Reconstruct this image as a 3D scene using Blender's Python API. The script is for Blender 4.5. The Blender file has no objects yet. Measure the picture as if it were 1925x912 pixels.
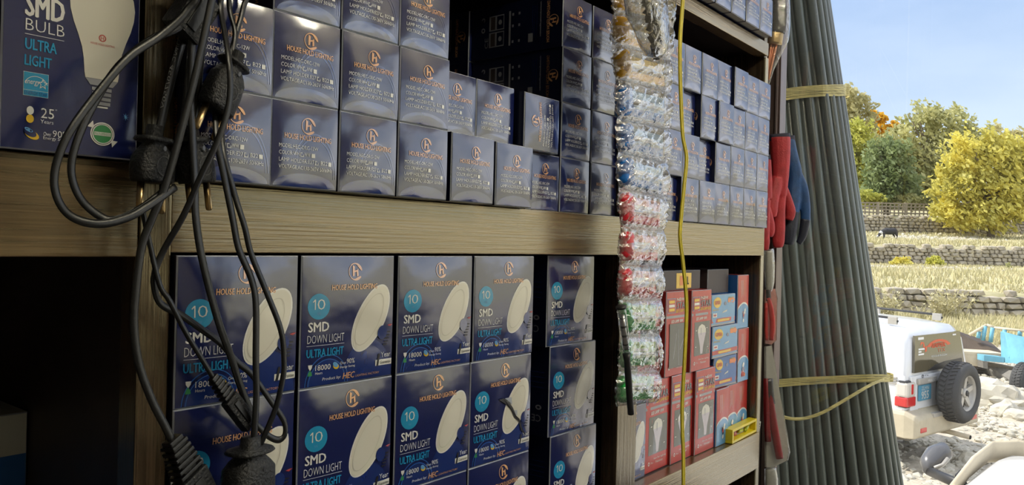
import bpy, bmesh, math, random
from mathutils import Vector, Matrix, noise
random.seed(7)
PI = math.pi
sc = bpy.context.scene
COL = sc.collection
R = math.radians
# ---------------------------------------------------------------- camera frame (used to measure where things stand)
F_PX = 1450.0
YAW, PIT, ROL = R(51.5), 0.0, R(1.4)
CAM = Vector((0, -0.7, 2.6))
FW = Vector((math.sin(YAW), math.cos(YAW), 0))
RT0 = Vector((math.cos(YAW), -math.sin(YAW), 0))
UP0 = Vector((0, 0, 1))
RT = math.cos(ROL)*RT0 + math.sin(ROL)*UP0
UP = -math.sin(ROL)*RT0 + math.cos(ROL)*UP0
def ray(px, py): return RT*((px-962.5)/F_PX) - UP*((py-456)/F_PX) + FW
def S(px, py, y=0.0):
    d = ray(px, py); return CAM + d*((y-CAM.y)/d.y)
def Xp(px, py, x):
    d = ray(px, py); return CAM + d*((x-CAM.x)/d.x)
def Zp(px, py, z):
    d = ray(px, py); return CAM + d*((z-CAM.z)/d.z)
def Dp(px, py, dep): return CAM + ray(px, py)*dep
def UV(u, v, z=0.0):          # landscape frame: u to the right, v away, z height over the outside ground
    p = RT0*u + FW*v; return Vector((CAM.x+p.x, CAM.y+p.y, z))
# ---------------------------------------------------------------- materials
def nd(nt, t, **kw):
    n = nt.nodes.new(t)
    for k, v in kw.items():
        if k in n.inputs: n.inputs[k].default_value = v
        else: setattr(n, k, v)
    return n
def c4(c): return (c[0], c[1], c[2], 1)
def mat(name, col, rough=.5, ior=1.5, metal=0.0, var=0.0, vscale=20, bump=0.0, bscale=60, coat=0.0, trans=0.0, emit=None, es=1.0, stretch=None, col2=None):
    m = bpy.data.materials.new(name); m.use_nodes = True
    nt = m.node_tree; b = nt.nodes['Principled BSDF']
    b.inputs['Base Color'].default_value = c4(col); b.inputs['Roughness'].default_value = rough
    b.inputs['IOR'].default_value = ior; b.inputs['Metallic'].default_value = metal
    b.inputs['Coat Weight'].default_value = coat; b.inputs['Coat Roughness'].default_value = .1
    b.inputs['Transmission Weight'].default_value = trans
    if emit: b.inputs['Emission Color'].default_value = c4(emit); b.inputs['Emission Strength'].default_value = es
    if var or col2 or bump:
        tc = nd(nt, 'ShaderNodeTexCoord'); mp = nd(nt, 'ShaderNodeMapping')
        if stretch: mp.inputs['Scale'].default_value = stretch
        nt.links.new(tc.outputs['Object'], mp.inputs['Vector'])
    if var or col2:
        n = nd(nt, 'ShaderNodeTexNoise', Scale=vscale, Detail=6.0, Roughness=.62)
        nt.links.new(mp.outputs[0], n.inputs['Vector'])
        mx = nd(nt, 'ShaderNodeMix', data_type='RGBA')
        a = col; c = col2 if col2 else tuple(x*(1-var) for x in col)
        if not col2: a = tuple(min(1, x*(1+var)) for x in col)
        mx.inputs[6].default_value = c4(a); mx.inputs[7].default_value = c4(c)
        rp = nd(nt, 'ShaderNodeValToRGB'); rp.color_ramp.elements[0].position = .35; rp.color_ramp.elements[1].position = .65
        nt.links.new(n.outputs['Fac'], rp.inputs[0]); nt.links.new(rp.outputs[0], mx.inputs[0])
        nt.links.new(mx.outputs[2], b.inputs['Base Color'])
    if bump:
        n2 = nd(nt, 'ShaderNodeTexNoise', Scale=bscale, Detail=5.0)
        nt.links.new(mp.outputs[0], n2.inputs['Vector'])
        bp = nd(nt, 'ShaderNodeBump', Strength=bump, Distance=.01)
        nt.links.new(n2.outputs['Fac'], bp.inputs['Height']); nt.links.new(bp.outputs[0], b.inputs['Normal'])
    return m
def film(name, tint, opac, rough=.12, white=.7, bump=.0, bscale=80, gloss=.22):
    # clear plastic: mostly see-through, with sharp shine on its folds and a faint milky veil
    m = bpy.data.materials.new(name); m.use_nodes = True
    nt = m.node_tree; out = nt.nodes['Material Output']; nt.nodes.remove(nt.nodes['Principled BSDF'])
    tr = nd(nt, 'ShaderNodeBsdfTransparent'); tr.inputs[0].default_value = c4(tint)
    df = nd(nt, 'ShaderNodeBsdfDiffuse'); df.inputs[0].default_value = (white, white, white, 1)
    gl = nd(nt, 'ShaderNodeBsdfGlossy', Roughness=rough)
    m1 = nd(nt, 'ShaderNodeMixShader', Fac=opac); nt.links.new(tr.outputs[0], m1.inputs[1]); nt.links.new(df.outputs[0], m1.inputs[2])
    lw = nd(nt, 'ShaderNodeLayerWeight', Blend=.5); pw = nd(nt, 'ShaderNodeMath', operation='POWER'); pw.inputs[1].default_value = 2.2
    nt.links.new(lw.outputs['Facing'], pw.inputs[0])
    mr = nd(nt, 'ShaderNodeMapRange'); mr.inputs[3].default_value = gloss; mr.inputs[4].default_value = .9; nt.links.new(pw.outputs[0], mr.inputs[0])
    mx = nd(nt, 'ShaderNodeMixShader'); nt.links.new(mr.outputs[0], mx.inputs[0]); nt.links.new(m1.outputs[0], mx.inputs[1]); nt.links.new(gl.outputs[0], mx.inputs[2]); nt.links.new(mx.outputs[0], out.inputs[0])
    if bump:
        tc = nd(nt, 'ShaderNodeTexCoord'); n2 = nd(nt, 'ShaderNodeTexNoise', Scale=bscale, Detail=3.0, Distortion=1.2)
        nt.links.new(tc.outputs['Object'], n2.inputs['Vector'])
        bp = nd(nt, 'ShaderNodeBump', Strength=bump, Distance=.01)
        nt.links.new(n2.outputs['Fac'], bp.inputs['Height'])
        for q in (df, gl, lw): nt.links.new(bp.outputs[0], q.inputs['Normal'])
    return m
M = {}
def printed(name, col, rough=.17, ior=2.15):      # print under a glossy laminate
    m = mat(name, col, rough, ior)
    nt = m.node_tree; b = nt.nodes['Principled BSDF']
    tc = nd(nt, 'ShaderNodeTexCoord'); n = nd(nt, 'ShaderNodeTexNoise', Scale=24.0, Detail=2.0)
    bp = nd(nt, 'ShaderNodeBump', Strength=.22, Distance=.004)
    nt.links.new(tc.outputs['Object'], n.inputs['Vector']); nt.links.new(n.outputs['Fac'], bp.inputs['Height']); nt.links.new(bp.outputs[0], b.inputs['Normal'])
    M[name] = m; return m
# ---------------------------------------------------------------- mesh builder
class MB:
    def __init__(s): s.v = []; s.f = []; s.fm = []; s.fs = []; s.mats = []
    def mi(s, m):
        if m not in s.mats: s.mats.append(m)
        return s.mats.index(m)
    def add(s, vs, fs, m, smooth=False):
        o = len(s.v); i = s.mi(m); s.v += [tuple(p) for p in vs]
        for f in fs: s.f.append(tuple(o+k for k in f)); s.fm.append(i); s.fs.append(smooth)
    def box(s, a, b, m, bev=0.0, mtx=None):
        bm = bmesh.new(); bmesh.ops.create_cube(bm, size=1)
        for v in bm.verts: v.co = Vector([a[i]+(v.co[i]+.5)*(b[i]-a[i]) for i in range(3)])
        if bev: bmesh.ops.bevel(bm, geom=bm.edges[:], offset=bev, segments=2, affect='EDGES', profile=.6)
        s.bm(bm, m, mtx)
    def bm(s, bm, m, mtx=None, smooth=False):
        bm.verts.index_update(); vs = [(mtx @ v.co) if mtx else v.co.copy() for v in bm.verts]
        s.add(vs, [[v.index for v in f.verts] for f in bm.faces], m, smooth); bm.free()
    def ico(s, c, r, m, sub=2, scale=(1,1,1), jit=0.0, seed=0, smooth=True, mtx=None):
        bm = bmesh.new(); bmesh.ops.create_icosphere(bm, subdivisions=sub, radius=1)
        for v in bm.verts:
            k = 1.0
            if jit: k += jit*noise.noise(v.co*1.7 + Vector((seed*3.1, seed*1.7, seed)))
            v.co = Vector((v.co.x*scale[0]*r*k, v.co.y*scale[1]*r*k, v.co.z*scale[2]*r*k))
            if mtx: v.co = mtx @ v.co
            v.co += Vector(c)
        s.bm(bm, m, None, smooth)
    def tube(s, pts, r, m, n=10, flat=None, hint=None, caps=True, smooth=True, rad=None):
        # pts: list of points; r radius; flat=(ra, rb) oval section with ra along hint x direction
        P = [Vector(p) for p in pts]; N = len(P); vs = []; fs = []
        h = Vector(hint) if hint else None; prev = None
        for i in range(N):
            t = (P[min(i+1, N-1)]-P[max(i-1, 0)]).normalized()
            if h is not None:
                a = t.cross(h)
                a = a.normalized() if a.length > 1e-4 else (prev if prev else Vector((1,0,0)))
            else:
                if prev is None:
                    a = t.orthogonal().normalized()
                else:
                    a = (prev - t*prev.dot(t)); a = a.normalized() if a.length > 1e-6 else t.orthogonal().normalized()
            prev = a; b = t.cross(a)
            ra, rb = (flat if flat else (r, r))
            if rad: ra *= rad[i]; rb *= rad[i]
            for k in range(n):
                q = 2*PI*k/n; vs.append(P[i] + a*(math.cos(q)*ra) + b*(math.sin(q)*rb))
        for i in range(N-1):
            for k in range(n):
                fs.append((i*n+k, i*n+(k+1) % n, (i+1)*n+(k+1) % n, (i+1)*n+k))
        if caps: fs.append(tuple(range(n-1, -1, -1))); fs.append(tuple((N-1)*n+k for k in range(n)))
        s.add(vs, fs, m, smooth)
    def lathe(s, prof, m, n=24, mtx=None, smooth=True):   # prof: (r, z) around Z
        vs = []; fs = []
        for (r, z) in prof:
            for k in range(n): vs.append(Vector((r*math.cos(2*PI*k/n), r*math.sin(2*PI*k/n), z)))
        for i in range(len(prof)-1):
            for k in range(n): fs.append((i*n+k, i*n+(k+1) % n, (i+1)*n+(k+1) % n, (i+1)*n+k))
        fs.append(tuple(range(n-1, -1, -1))); fs.append(tuple((len(prof)-1)*n+k for k in range(n)))
        if mtx: vs = [mtx @ v for v in vs]
        s.add(vs, fs, m, smooth)
    def prism(s, poly, d, m, smooth=False):     # poly: list of 3D points, d: thickness vector
        n = len(poly); P = [Vector(p) for p in poly]; Q = [p+Vector(d) for p in P]
        fs = [tuple(range(n)), tuple(range(2*n-1, n-1, -1))] + [(i, i+n, (i+1) % n+n, (i+1) % n) for i in range(n)]
        s.add(P+Q, fs, m, smooth)
    def build(s, name, parent=None, fixn=True):
        me = bpy.data.meshes.new(name); me.from_pydata([tuple(v) for v in s.v], [], s.f)
        for m in s.mats: me.materials.append(m)
        me.polygons.foreach_set('material_index', s.fm); me.polygons.foreach_set('use_smooth', s.fs)
        if fixn:
            bm = bmesh.new(); bm.from_mesh(me); bmesh.ops.recalc_face_normals(bm, faces=bm.faces[:]); bm.to_mesh(me); bm.free()
        me.update()
        o = bpy.data.objects.new(name, me); COL.objects.link(o)
        if parent: o.parent = parent
        return o
def tag(o, label, cat, group=None, kind=None):
    o['label'] = label; o['category'] = cat
    if group: o['group'] = group
    if kind: o['kind'] = kind
    return o
def struct(o): o['kind'] = 'structure'; return o
def empty(name, loc=(0,0,0), rz=0.0):
    o = bpy.data.objects.new(name, None); o.empty_display_size = .05; COL.objects.link(o); o.location = loc; o.rotation_euler = (0,0,rz); return o
def recenter(o, p):
    # move a mesh object's origin to p without moving its mesh
    p = Vector(p); o.data.transform(Matrix.Translation(-p)); o.location = p; return o
def dup(o, parent=None):
    c = o.copy(); COL.objects.link(c)
    if parent: c.parent = parent
    for ch in list(o.children): dup(ch, c)
    return c
def remesh(o, vox, smooth=6):
    md = o.modifiers.new('r', 'REMESH'); md.mode = 'VOXEL'; md.voxel_size = vox; md.use_smooth_shade = True
    if smooth:
        m2 = o.modifiers.new('s', 'SMOOTH'); m2.iterations = smooth; m2.factor = .5
    dg = bpy.context.evaluated_depsgraph_get(); dg.update()
    me = bpy.data.meshes.new_from_object(o.evaluated_get(dg)); me.name = o.data.name
    mats = [m for m in o.data.materials]; o.modifiers.clear(); o.data = me
    me.materials.clear()
    for m in mats: me.materials.append(m)
    me.polygons.foreach_set('use_smooth', [True]*len(me.polygons)); return o
def bez(pts, n=8):
    # smooth Catmull-Rom path through points
    P = [Vector(p) for p in pts]; out = []
    for i in range(len(P)-1):
        p0 = P[max(i-1, 0)]; p1 = P[i]; p2 = P[i+1]; p3 = P[min(i+2, len(P)-1)]
        for k in range(n):
            t = k/n
            out.append(.5*((2*p1)+(p2-p0)*t+(2*p0-5*p1+4*p2-p3)*t*t+(3*p1-p0-3*p2+p3)*t**3))
    out.append(P[-1]); return out
# ---------------------------------------------------------------- lettering
_tc = {}
def glyphs(body, bold=0.0, shear=0.0):
    k = (body, bold, shear)
    if k in _tc: return _tc[k]
    cu = bpy.data.curves.new('t', 'FONT'); cu.body = body; cu.offset = bold; cu.shear = shear; cu.resolution_u = 2; cu.fill_mode = 'FRONT'
    o = bpy.data.objects.new('t', cu); COL.objects.link(o)
    dg = bpy.context.evaluated_depsgraph_get(); dg.update()
    me = bpy.data.meshes.new_from_object(o.evaluated_get(dg))
    vs = [(v.co.x, v.co.y) for v in me.vertices]; fs = [tuple(p.vertices) for p in me.polygons]
    bpy.data.objects.remove(o); bpy.data.curves.remove(cu); bpy.data.meshes.remove(me)
    x0 = min(v[0] for v in vs); x1 = max(v[0] for v in vs); y0 = min(v[1] for v in vs); y1 = max(v[1] for v in vs)
    vs = [((x-x0)/(x1-x0), (y-y0)/max(y1-y0, 1e-6)) for x, y in vs]
    _tc[k] = (vs, fs); return _tc[k]
class Face:
    # a printed face: fn(u, v, layer) -> point; drawing helpers in face units
    def __init__(s, mb, fn): s.mb = mb; s.fn = fn
    def poly(s, pts, m, L=1): s.mb.add([s.fn(u, v, L) for u, v in pts], [tuple(range(len(pts)))], m)
    def rect(s, u0, v0, u1, v1, m, L=1, n=1):
        vs = []; fs = []
        for j in range(n+1):
            for i in range(n+1): vs.append(s.fn(u0+(u1-u0)*i/n, v0+(v1-v0)*j/n, L))
        for j in range(n):
            for i in range(n): a = j*(n+1)+i; fs.append((a, a+1, a+n+2, a+n+1))
        s.mb.add(vs, fs, m)
    def text(s, body, u, v, w, h, m, L=2, bold=0.0, shear=0.0, rot=0.0):
        vs, fs = glyphs(body, min(bold, 0), shear); ca, sa = math.cos(rot), math.sin(rot)
        k = max(bold, 0)*h*2.2         # heavier strokes: the same letters laid again a hair to either side
        for dx, dy in (((0,0),) if k <= 0 else ((-k,0), (k,0), (0,k*.6), (0,-k*.6))):
            s.mb.add([s.fn(u+(dx+x*(w-2*k)+k)*ca-(y*h+dy)*sa, v+(dx+x*(w-2*k)+k)*sa+(y*h+dy)*ca, L) for x, y in vs], fs, m)
    def disc(s, u, v, ru, rv, m, L=1, rot=0.0, n=28, rings=5, hole=0.0, a0=0.0, a1=2*PI):
        vs = []; fs = []; ca, sa = math.cos(rot), math.sin(rot); full = abs(a1-a0-2*PI) < 1e-6
        nn = n if full else n+1
        for j in range(rings+1):
            k = hole+(1-hole)*j/rings
            for i in range(nn):
                q = a0+(a1-a0)*i/n; x = ru*k*math.cos(q); y = rv*k*math.sin(q)
                vs.append(s.fn(u+x*ca-y*sa, v+x*sa+y*ca, L))
        for j in range(rings):
            for i in range(n):
                i2 = (i+1) % nn
                fs.append((j*nn+i, j*nn+i2, (j+1)*nn+i2, (j+1)*nn+i))
        s.mb.add(vs, fs, m)
    def logo(s, u, v, r, m, L=2, rot=0.0):
        ca, sa = math.cos(rot), math.sin(rot)
        T = lambda x, y: (u+(x*ca-y*sa)*r, v+(x*sa+y*ca)*r)
        # crescent ring open at lower right, thick on the right side
        n = 26; pts = []
        for i in range(n+1):
            q = R(8)+R(316)*i/n; d = math.degrees(q); pts.append((math.cos(q), math.sin(q), .09+.26*math.exp(-((d-42)/38)**2)+.24*math.exp(-((d-292)/34)**2)))
        vs = []; fs = []
        for i, (x, y, t) in enumerate(pts):
            vs.append(s.fn(*T(x, y), L)); vs.append(s.fn(*T(x*(1-t), y*(1-t)), L))
            if i: fs.append((2*i-2, 2*i, 2*i+1, 2*i-1))
        s.mb.add(vs, fs, m)
        for P in ([(-.45,-.5),(-.2,-.5),(-.15,-.05),(-.1,.6),(-.4,.75)], [(-.2,-.08),(.25,.05),(.25,.2),(-.2,.12)], [(.15,-.55),(.42,-.45),(.38,.05),(.36,.4),(.2,.2),(.14,0)]):
            s.poly([T(x, y) for x, y in P], m, L)
# ---------------------------------------------------------------- the materials of this place
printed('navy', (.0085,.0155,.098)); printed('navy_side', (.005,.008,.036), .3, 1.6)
printed('copper', (.80,.42,.20), .2, 2.2); printed('print_white', (.80,.80,.76), .2, 1.8)
printed('cyan', (.02,.30,.55), .2, 1.8); printed('lamp_cream', (.74,.72,.63), .22, 1.7); printed('lamp_rim', (.60,.58,.50), .22, 1.7)
printed('deep_blue', (.012,.034,.19), .16, 2.5); printed('print_black', (.02,.02,.025), .3, 1.6); printed('print_grey', (.32,.33,.36), .25, 1.7)
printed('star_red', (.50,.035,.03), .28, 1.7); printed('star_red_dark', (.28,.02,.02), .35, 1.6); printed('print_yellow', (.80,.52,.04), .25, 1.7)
printed('box_blue', (.02,.13,.42), .28, 1.7); printed('box_skyblue', (.12,.34,.62), .25, 1.8); printed('print_orange', (.75,.20,.03), .25, 1.7)
printed('smoke_grey', (.075,.085,.07), .18, 1.8); printed('print_green', (.05,.28,.10), .25, 1.6); printed('pale_lilac', (.62,.57,.62), .25, 1.7)
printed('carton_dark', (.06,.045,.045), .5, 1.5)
M['edge'] = mat('worn_edge', (.42,.45,.52), .5)
def wood(name, a, b, rough, ior, axis):
    st = {'x': (.5, 26, 26), 'z': (26, 26, .5)}[axis]
    m = mat(name, a, rough, ior, col2=b, vscale=7, stretch=st, bump=.10, bscale=16); m.node_tree.nodes['Principled BSDF'].inputs['Specular Tint'].default_value = (1,.88,.58,1); M[name] = m; return m
wood('wood_x', (.17,.110,.055), (.085,.053,.028), .20, 2.6, 'x')
wood('wood_z', (.095,.064,.040), (.045,.029,.018), .22, 2.3, 'z')
M['wood_dark'] = mat('wood_dark', (.035,.022,.017), .5, var=.3, vscale=6)
M['back_board'] = mat('back_board', (.022,.016,.014), .6, var=.3, vscale=6)
M['edge_band'] = mat('edge_band', (.42,.38,.27), .4, var=.25, vscale=30, stretch=(1,1,.1))
M['rubber'] = mat('black_rubber', (.006,.006,.0065), .34, 1.5, bump=.04, bscale=300)
M['rubber_matt'] = mat('black_plug_plastic', (.009,.0095,.011), .45, 1.5, bump=.35, bscale=420)
M['cable_print'] = mat('cable_print', (.10,.10,.10), .6)
M['brass'] = mat('brass', (.55,.40,.20), .28, metal=1.0)
M['yellow_wire'] = mat('yellow_wire', (.60,.50,.02), .35, var=.15, vscale=30)
M['yellow_wire_dark'] = mat('yellow_wire_seam', (.06,.055,.01), .5)
M['film'] = film('clear_film', (.97,.97,.98), .09, .04, .85, .25, 70, .22)
M['film_thin'] = film('thin_film', (.97,.97,.98), .03, .03, .8, .3, 60, .10)
M['bag_film'] = film('bag_film', (.88,.88,.86), .07, .06, .7, .5, 45)
M['handle_yellow'] = mat('handle_yellow', (.72,.38,.01), .25, 1.5); M['handle_blue'] = mat('handle_blue', (.01,.14,.50), .25)
M['handle_red'] = mat('handle_red', (.60,.015,.03), .3); M['handle_green'] = mat('handle_green', (.02,.34,.07), .3)
M['steel'] = mat('steel', (.55,.55,.55), .3, metal=1.0); M['dark_steel'] = mat('dark_steel', (.10,.10,.10), .35, metal=.8)
M['card_pale'] = mat('card_pale', (.62,.62,.55), .5); M['card_yellow'] = mat('card_yellow', (.75,.55,.15), .5, var=.2); M['card_blue'] = mat('card_blue', (.30,.50,.75), .5, var=.2)
M['card_red'] = mat('card_red', (.75,.38,.32), .5, var=.2); M['card_green'] = mat('card_green', (.42,.62,.22), .5, var=.2)
M['clip_grey'] = mat('clip_grey', (.24,.23,.20), .4, metal=.3, var=.3); M['clip_light'] = mat('clip_light', (.55,.52,.42), .4)
M['glove_red'] = mat('glove_red', (.40,.022,.03), .55, var=.15, vscale=40, bump=.15, bscale=250)
M['glove_blue'] = mat('glove_blue', (.008,.06,.20), .5, var=.2, vscale=40, bump=.1, bscale=250); M['glove_black'] = mat('glove_black', (.012,.016,.035), .5, bump=.1, bscale=200)
M['glove_cuff'] = mat('glove_cuff', (.025,.025,.05), .7)
M['grip_red'] = mat('grip_red', (.30,.012,.02), .4); M['grip_bright'] = mat('grip_bright', (.62,.04,.035), .35)
M['level_yellow'] = mat('level_yellow', (.78,.62,.02), .35); M['vial'] = mat('vial', (.55,.65,.10), .1)
M['copper_rod'] = mat('copper_rod', (.70,.30,.16), .3, metal=.7)
M['bristle'] = mat('bristle', (.02,.02,.022), .7); 
M['aluminium'] = mat('frame_brown', (.16,.12,.115), .35, metal=.3, var=.2, vscale=20, stretch=(1,1,.05)); M['frame_light'] = mat('frame_edge', (.35,.30,.31), .3, metal=.5)
M['pipe'] = mat('pipe_grey', (.105,.125,.108), .30, 1.5, var=.25, vscale=7, stretch=(1,1,.25)); M['pipe_hole'] = mat('pipe_hole', (.01,.01,.01), .8)
M['strap'] = mat('strap_yellow', (.56,.48,.17), .5, var=.3, vscale=18, stretch=(1,1,9), bump=.3, bscale=30)
M['wall_plaster'] = mat('plaster', (.55,.52,.46), .8, var=.08, vscale=4); M['floor_tile'] = mat('floor_concrete', (.26,.24,.21), .6, var=.15, vscale=5); M['ceil'] = mat('ceiling_paint', (.62,.60,.56), .8)
M['added_tube_glow'] = mat('added_tube_glow', (.9,.9,.9), .4, emit=(1.0,.92,.70), es=88.0)  # glow of the added ceiling tubes that fill the interior
# landscape
M['gravel'] = mat('gravel', (.55,.49,.385), .9, col2=(.36,.32,.25), vscale=9, bump=1.0, bscale=25)
M['dry_grass'] = mat('dry_grass_ground', (.56,.50,.31), .9, col2=(.38,.35,.19), vscale=.55, bump=.8, bscale=3)
M['stone'] = mat('stone', (.46,.41,.32), .9, col2=(.28,.25,.20), vscale=.9, bump=.6, bscale=5); M['stone_pale'] = mat('stone_pale', (.56,.52,.43), .9, col2=(.42,.39,.31), vscale=2.5, bump=.6, bscale=6)
M['grass'] = mat('grass_blades', (.60,.54,.33), .8, col2=(.42,.39,.20), vscale=.6)
M['bark'] = mat('bark', (.17,.14,.11), .9, var=.3, vscale=3, bump=.5, bscale=8)
M['lattice'] = mat('lattice_block', (.30,.26,.20), .9, var=.15, vscale=2)
def leaf(name, a, b, sc_=.35, tl=.45):
    m = bpy.data.materials.new(name); m.use_nodes = True; nt = m.node_tree; p = nt.nodes['Principled BSDF']; out = nt.nodes['Material Output']
    tc = nd(nt, 'ShaderNodeTexCoord'); n = nd(nt, 'ShaderNodeTexNoise', Scale=sc_, Detail=8.0, Roughness=.75)
    nt.links.new(tc.outputs['Object'], n.inputs['Vector'])
    rp = nd(nt, 'ShaderNodeValToRGB'); e = rp.color_ramp.elements; e[0].position = .36; e[0].color = c4(b); e[1].position = .62; e[1].color = c4(a)
    nt.links.new(n.outputs['Fac'], rp.inputs[0]); nt.links.new(rp.outputs[0], p.inputs['Base Color']); p.inputs['Roughness'].default_value = .6
    t = nd(nt, 'ShaderNodeBsdfTranslucent'); nt.links.new(rp.outputs[0], t.inputs[0])
    mx = nd(nt, 'ShaderNodeMixShader', Fac=tl); nt.links.new(p.outputs[0], mx.inputs[1]); nt.links.new(t.outputs[0], mx.inputs[2]); nt.links.new(mx.outputs[0], out.inputs[0])
    M[name] = m
leaf('leaf_yellow', (.80,.70,.14), (.50,.48,.14)); leaf('leaf_olive', (.60,.57,.26), (.38,.39,.17)); leaf('leaf_dark', (.32,.38,.17), (.19,.25,.10))
leaf('leaf_pale', (.62,.56,.28), (.44,.42,.22)); leaf('leaf_orange', (.90,.58,.03), (.75,.45,.03)); leaf('leaf_lime', (.62,.60,.12), (.42,.44,.10))
# vehicles
M['car_white'] = mat('car_white', (.74,.75,.76), .3, 1.5, coat=.6, var=.04, vscale=3); M['car_silver'] = mat('car_silver', (.42,.40,.36), .4, metal=.2, var=.15, vscale=3)
M['bumper_tan'] = mat('bumper_tan', (.50,.44,.32), .5, var=.1, vscale=4); M['car_glass'] = mat('car_glass', (.10,.085,.05), .08, 1.6, coat=.5); M['tyre'] = mat('tyre', (.055,.055,.055), .75, bump=.4, bscale=40)
M['lamp_red'] = mat('lamp_red', (.55,.03,.03), .15, coat=.5); M['lamp_clear'] = mat('lamp_clear', (.60,.56,.50), .15, coat=.5); M['trim_black'] = mat('trim_black', (.02,.02,.022), .45)
M['plate_blue'] = mat('plate_blue', (.08,.26,.38), .4); M['truck_blue'] = mat('truck_blue', (.16,.42,.55), .5, var=.2, vscale=2); M['truck_brown'] = mat('truck_brown', (.085,.062,.045), .7, var=.25, vscale=2)
M['truck_grey'] = mat('truck_grey', (.16,.15,.13), .6, var=.2); M['dusty'] = mat('dusty_tan', (.58,.50,.36), .8, var=.1, vscale=5); M['sticker_red'] = mat('sticker_red', (.62,.10,.03), .5); M['sticker_white'] = mat('sticker_white', (.75,.75,.72), .5)
M['cow_black'] = mat('cow_black', (.025,.025,.03), .7); M['cow_white'] = mat('cow_white', (.65,.65,.65), .7)
M['mirror_grey'] = mat('mirror_grey', (.09,.09,.095), .3, coat=.2)
def glass_mat():
    m = bpy.data.materials.new('window_glass'); m.use_nodes = True; nt = m.node_tree; out = nt.nodes['Material Output']; nt.nodes.remove(nt.nodes['Principled BSDF'])
    tr = nd(nt, 'ShaderNodeBsdfTransparent'); tr.inputs[0].default_value = (.975,.98,.975,1)
    gl = nd(nt, 'ShaderNodeBsdfGlossy', Roughness=.0); df = nd(nt, 'ShaderNodeBsdfDiffuse'); df.inputs[0].default_value = (.7,.7,.7,1)
    lw = nd(nt, 'ShaderNodeLayerWeight', Blend=.5); pw = nd(nt, 'ShaderNodeMath', operation='POWER'); pw.inputs[1].default_value = 5; nt.links.new(lw.outputs['Facing'], pw.inputs[0]); fr = nd(nt, 'ShaderNodeMapRange'); fr.inputs[3].default_value = .07; nt.links.new(pw.outputs[0], fr.inputs[0]); mx = nd(nt, 'ShaderNodeMixShader'); m2 = nd(nt, 'ShaderNodeMixShader', Fac=.05)
    nt.links.new(fr.outputs[0], mx.inputs[0]); nt.links.new(tr.outputs[0], m2.inputs[1]); nt.links.new(df.outputs[0], m2.inputs[2])
    nt.links.new(m2.outputs[0], mx.inputs[1]); nt.links.new(gl.outputs[0], mx.inputs[2]); nt.links.new(mx.outputs[0], out.inputs[0]); M['glass'] = m
glass_mat()
M['far_hill'] = mat('far_hill', (.55,.48,.34), .9, col2=(.40,.36,.25), vscale=.02)
M['wall_dark'] = mat('sill_wall', (.05,.045,.04), .8, var=.2, vscale=5)
M['wrap'] = film('loose_wrap', (.92,.92,.93), .08, .03, .75, .4, 40, .07)
# ---------------------------------------------------------------- the shop: shelving unit, walls, storefront window
XE, XG = 1.872, 2.06           # right end of the shelving, plane of the storefront glass
FLOOR = 1.1
DEP = .44
su = empty('shelving_unit', (0,0,FLOOR))
tag(su, 'dark brown wood-grain shelving unit packed with cartons of lamps', 'shelf')
def spart(name, a, b, m, bev=.0012):
    mb = MB(); mb.box(a, b, M[m], bev); o = mb.build(name); recenter(o, [(a[i]+b[i])/2 for i in range(3)])
    o.parent = su; o.location = o.location - Vector((0,0,FLOOR)); return o
spart('side_panel', (1.8525,0.0,FLOOR), (XE,DEP,3.9), 'wood_z')
eb = spart('edge_strip', (1.8525,-.004,FLOOR), (XE,-.0002,3.068), 'edge_band')
spart('front_post', (.3315,-.012,FLOOR), (.3605,.02,3.9), 'wood_z')
spart('partition', (.337,.0205,FLOOR), (.357,DEP,3.9), 'wood_dark')
spart('front_post', (1.172,-.012,FLOOR), (1.240,.02,3.9), 'wood_z')
spart('partition', (1.20,.0205,FLOOR), (1.22,DEP,3.9), 'wood_dark')
spart('rail', (.361,-.0105,2.583), (1.1715,.018,2.6495), 'wood_x')
spart('rail', (1.2405,-.0105,2.583), (1.852,.018,2.6495), 'wood_x')
spart('rail', (-.9,-.0105,2.579), (.331,.018,2.6625), 'wood_x')
spart('rail', (.361,-.0105,3.069), (1.1715,.018,3.1), 'wood_x')
spart('rail', (1.2405,-.0105,3.069), (1.852,.018,3.1), 'wood_x')
spart('rail', (1.2405,-.0105,2.066), (1.852,.018,2.153), 'wood_x')
spart('rail', (.361,-.0105,2.066), (1.1715,.018,2.153), 'wood_x')
spart('rail', (-.9,-.0105,2.06), (.331,.018,2.15), 'wood_x')
for (x0, x1, z0) in ((.3575,1.1995,2.63), (1.2205,1.852,2.63), (-.9,.3365,2.642), (.3575,1.1995,3.082), (1.2205,1.852,3.082), (.3575,1.1995,2.134), (1.2205,1.852,2.134), (-.9,.3365,2.131)):
    spart('shelf_board', (x0,.0185,z0), (x1,DEP-.012,z0+.0193), 'wood_dark')
spart('back_panel', (-.9,DEP-.0115,FLOOR), (1.852,DEP,3.9), 'back_board')
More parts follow.
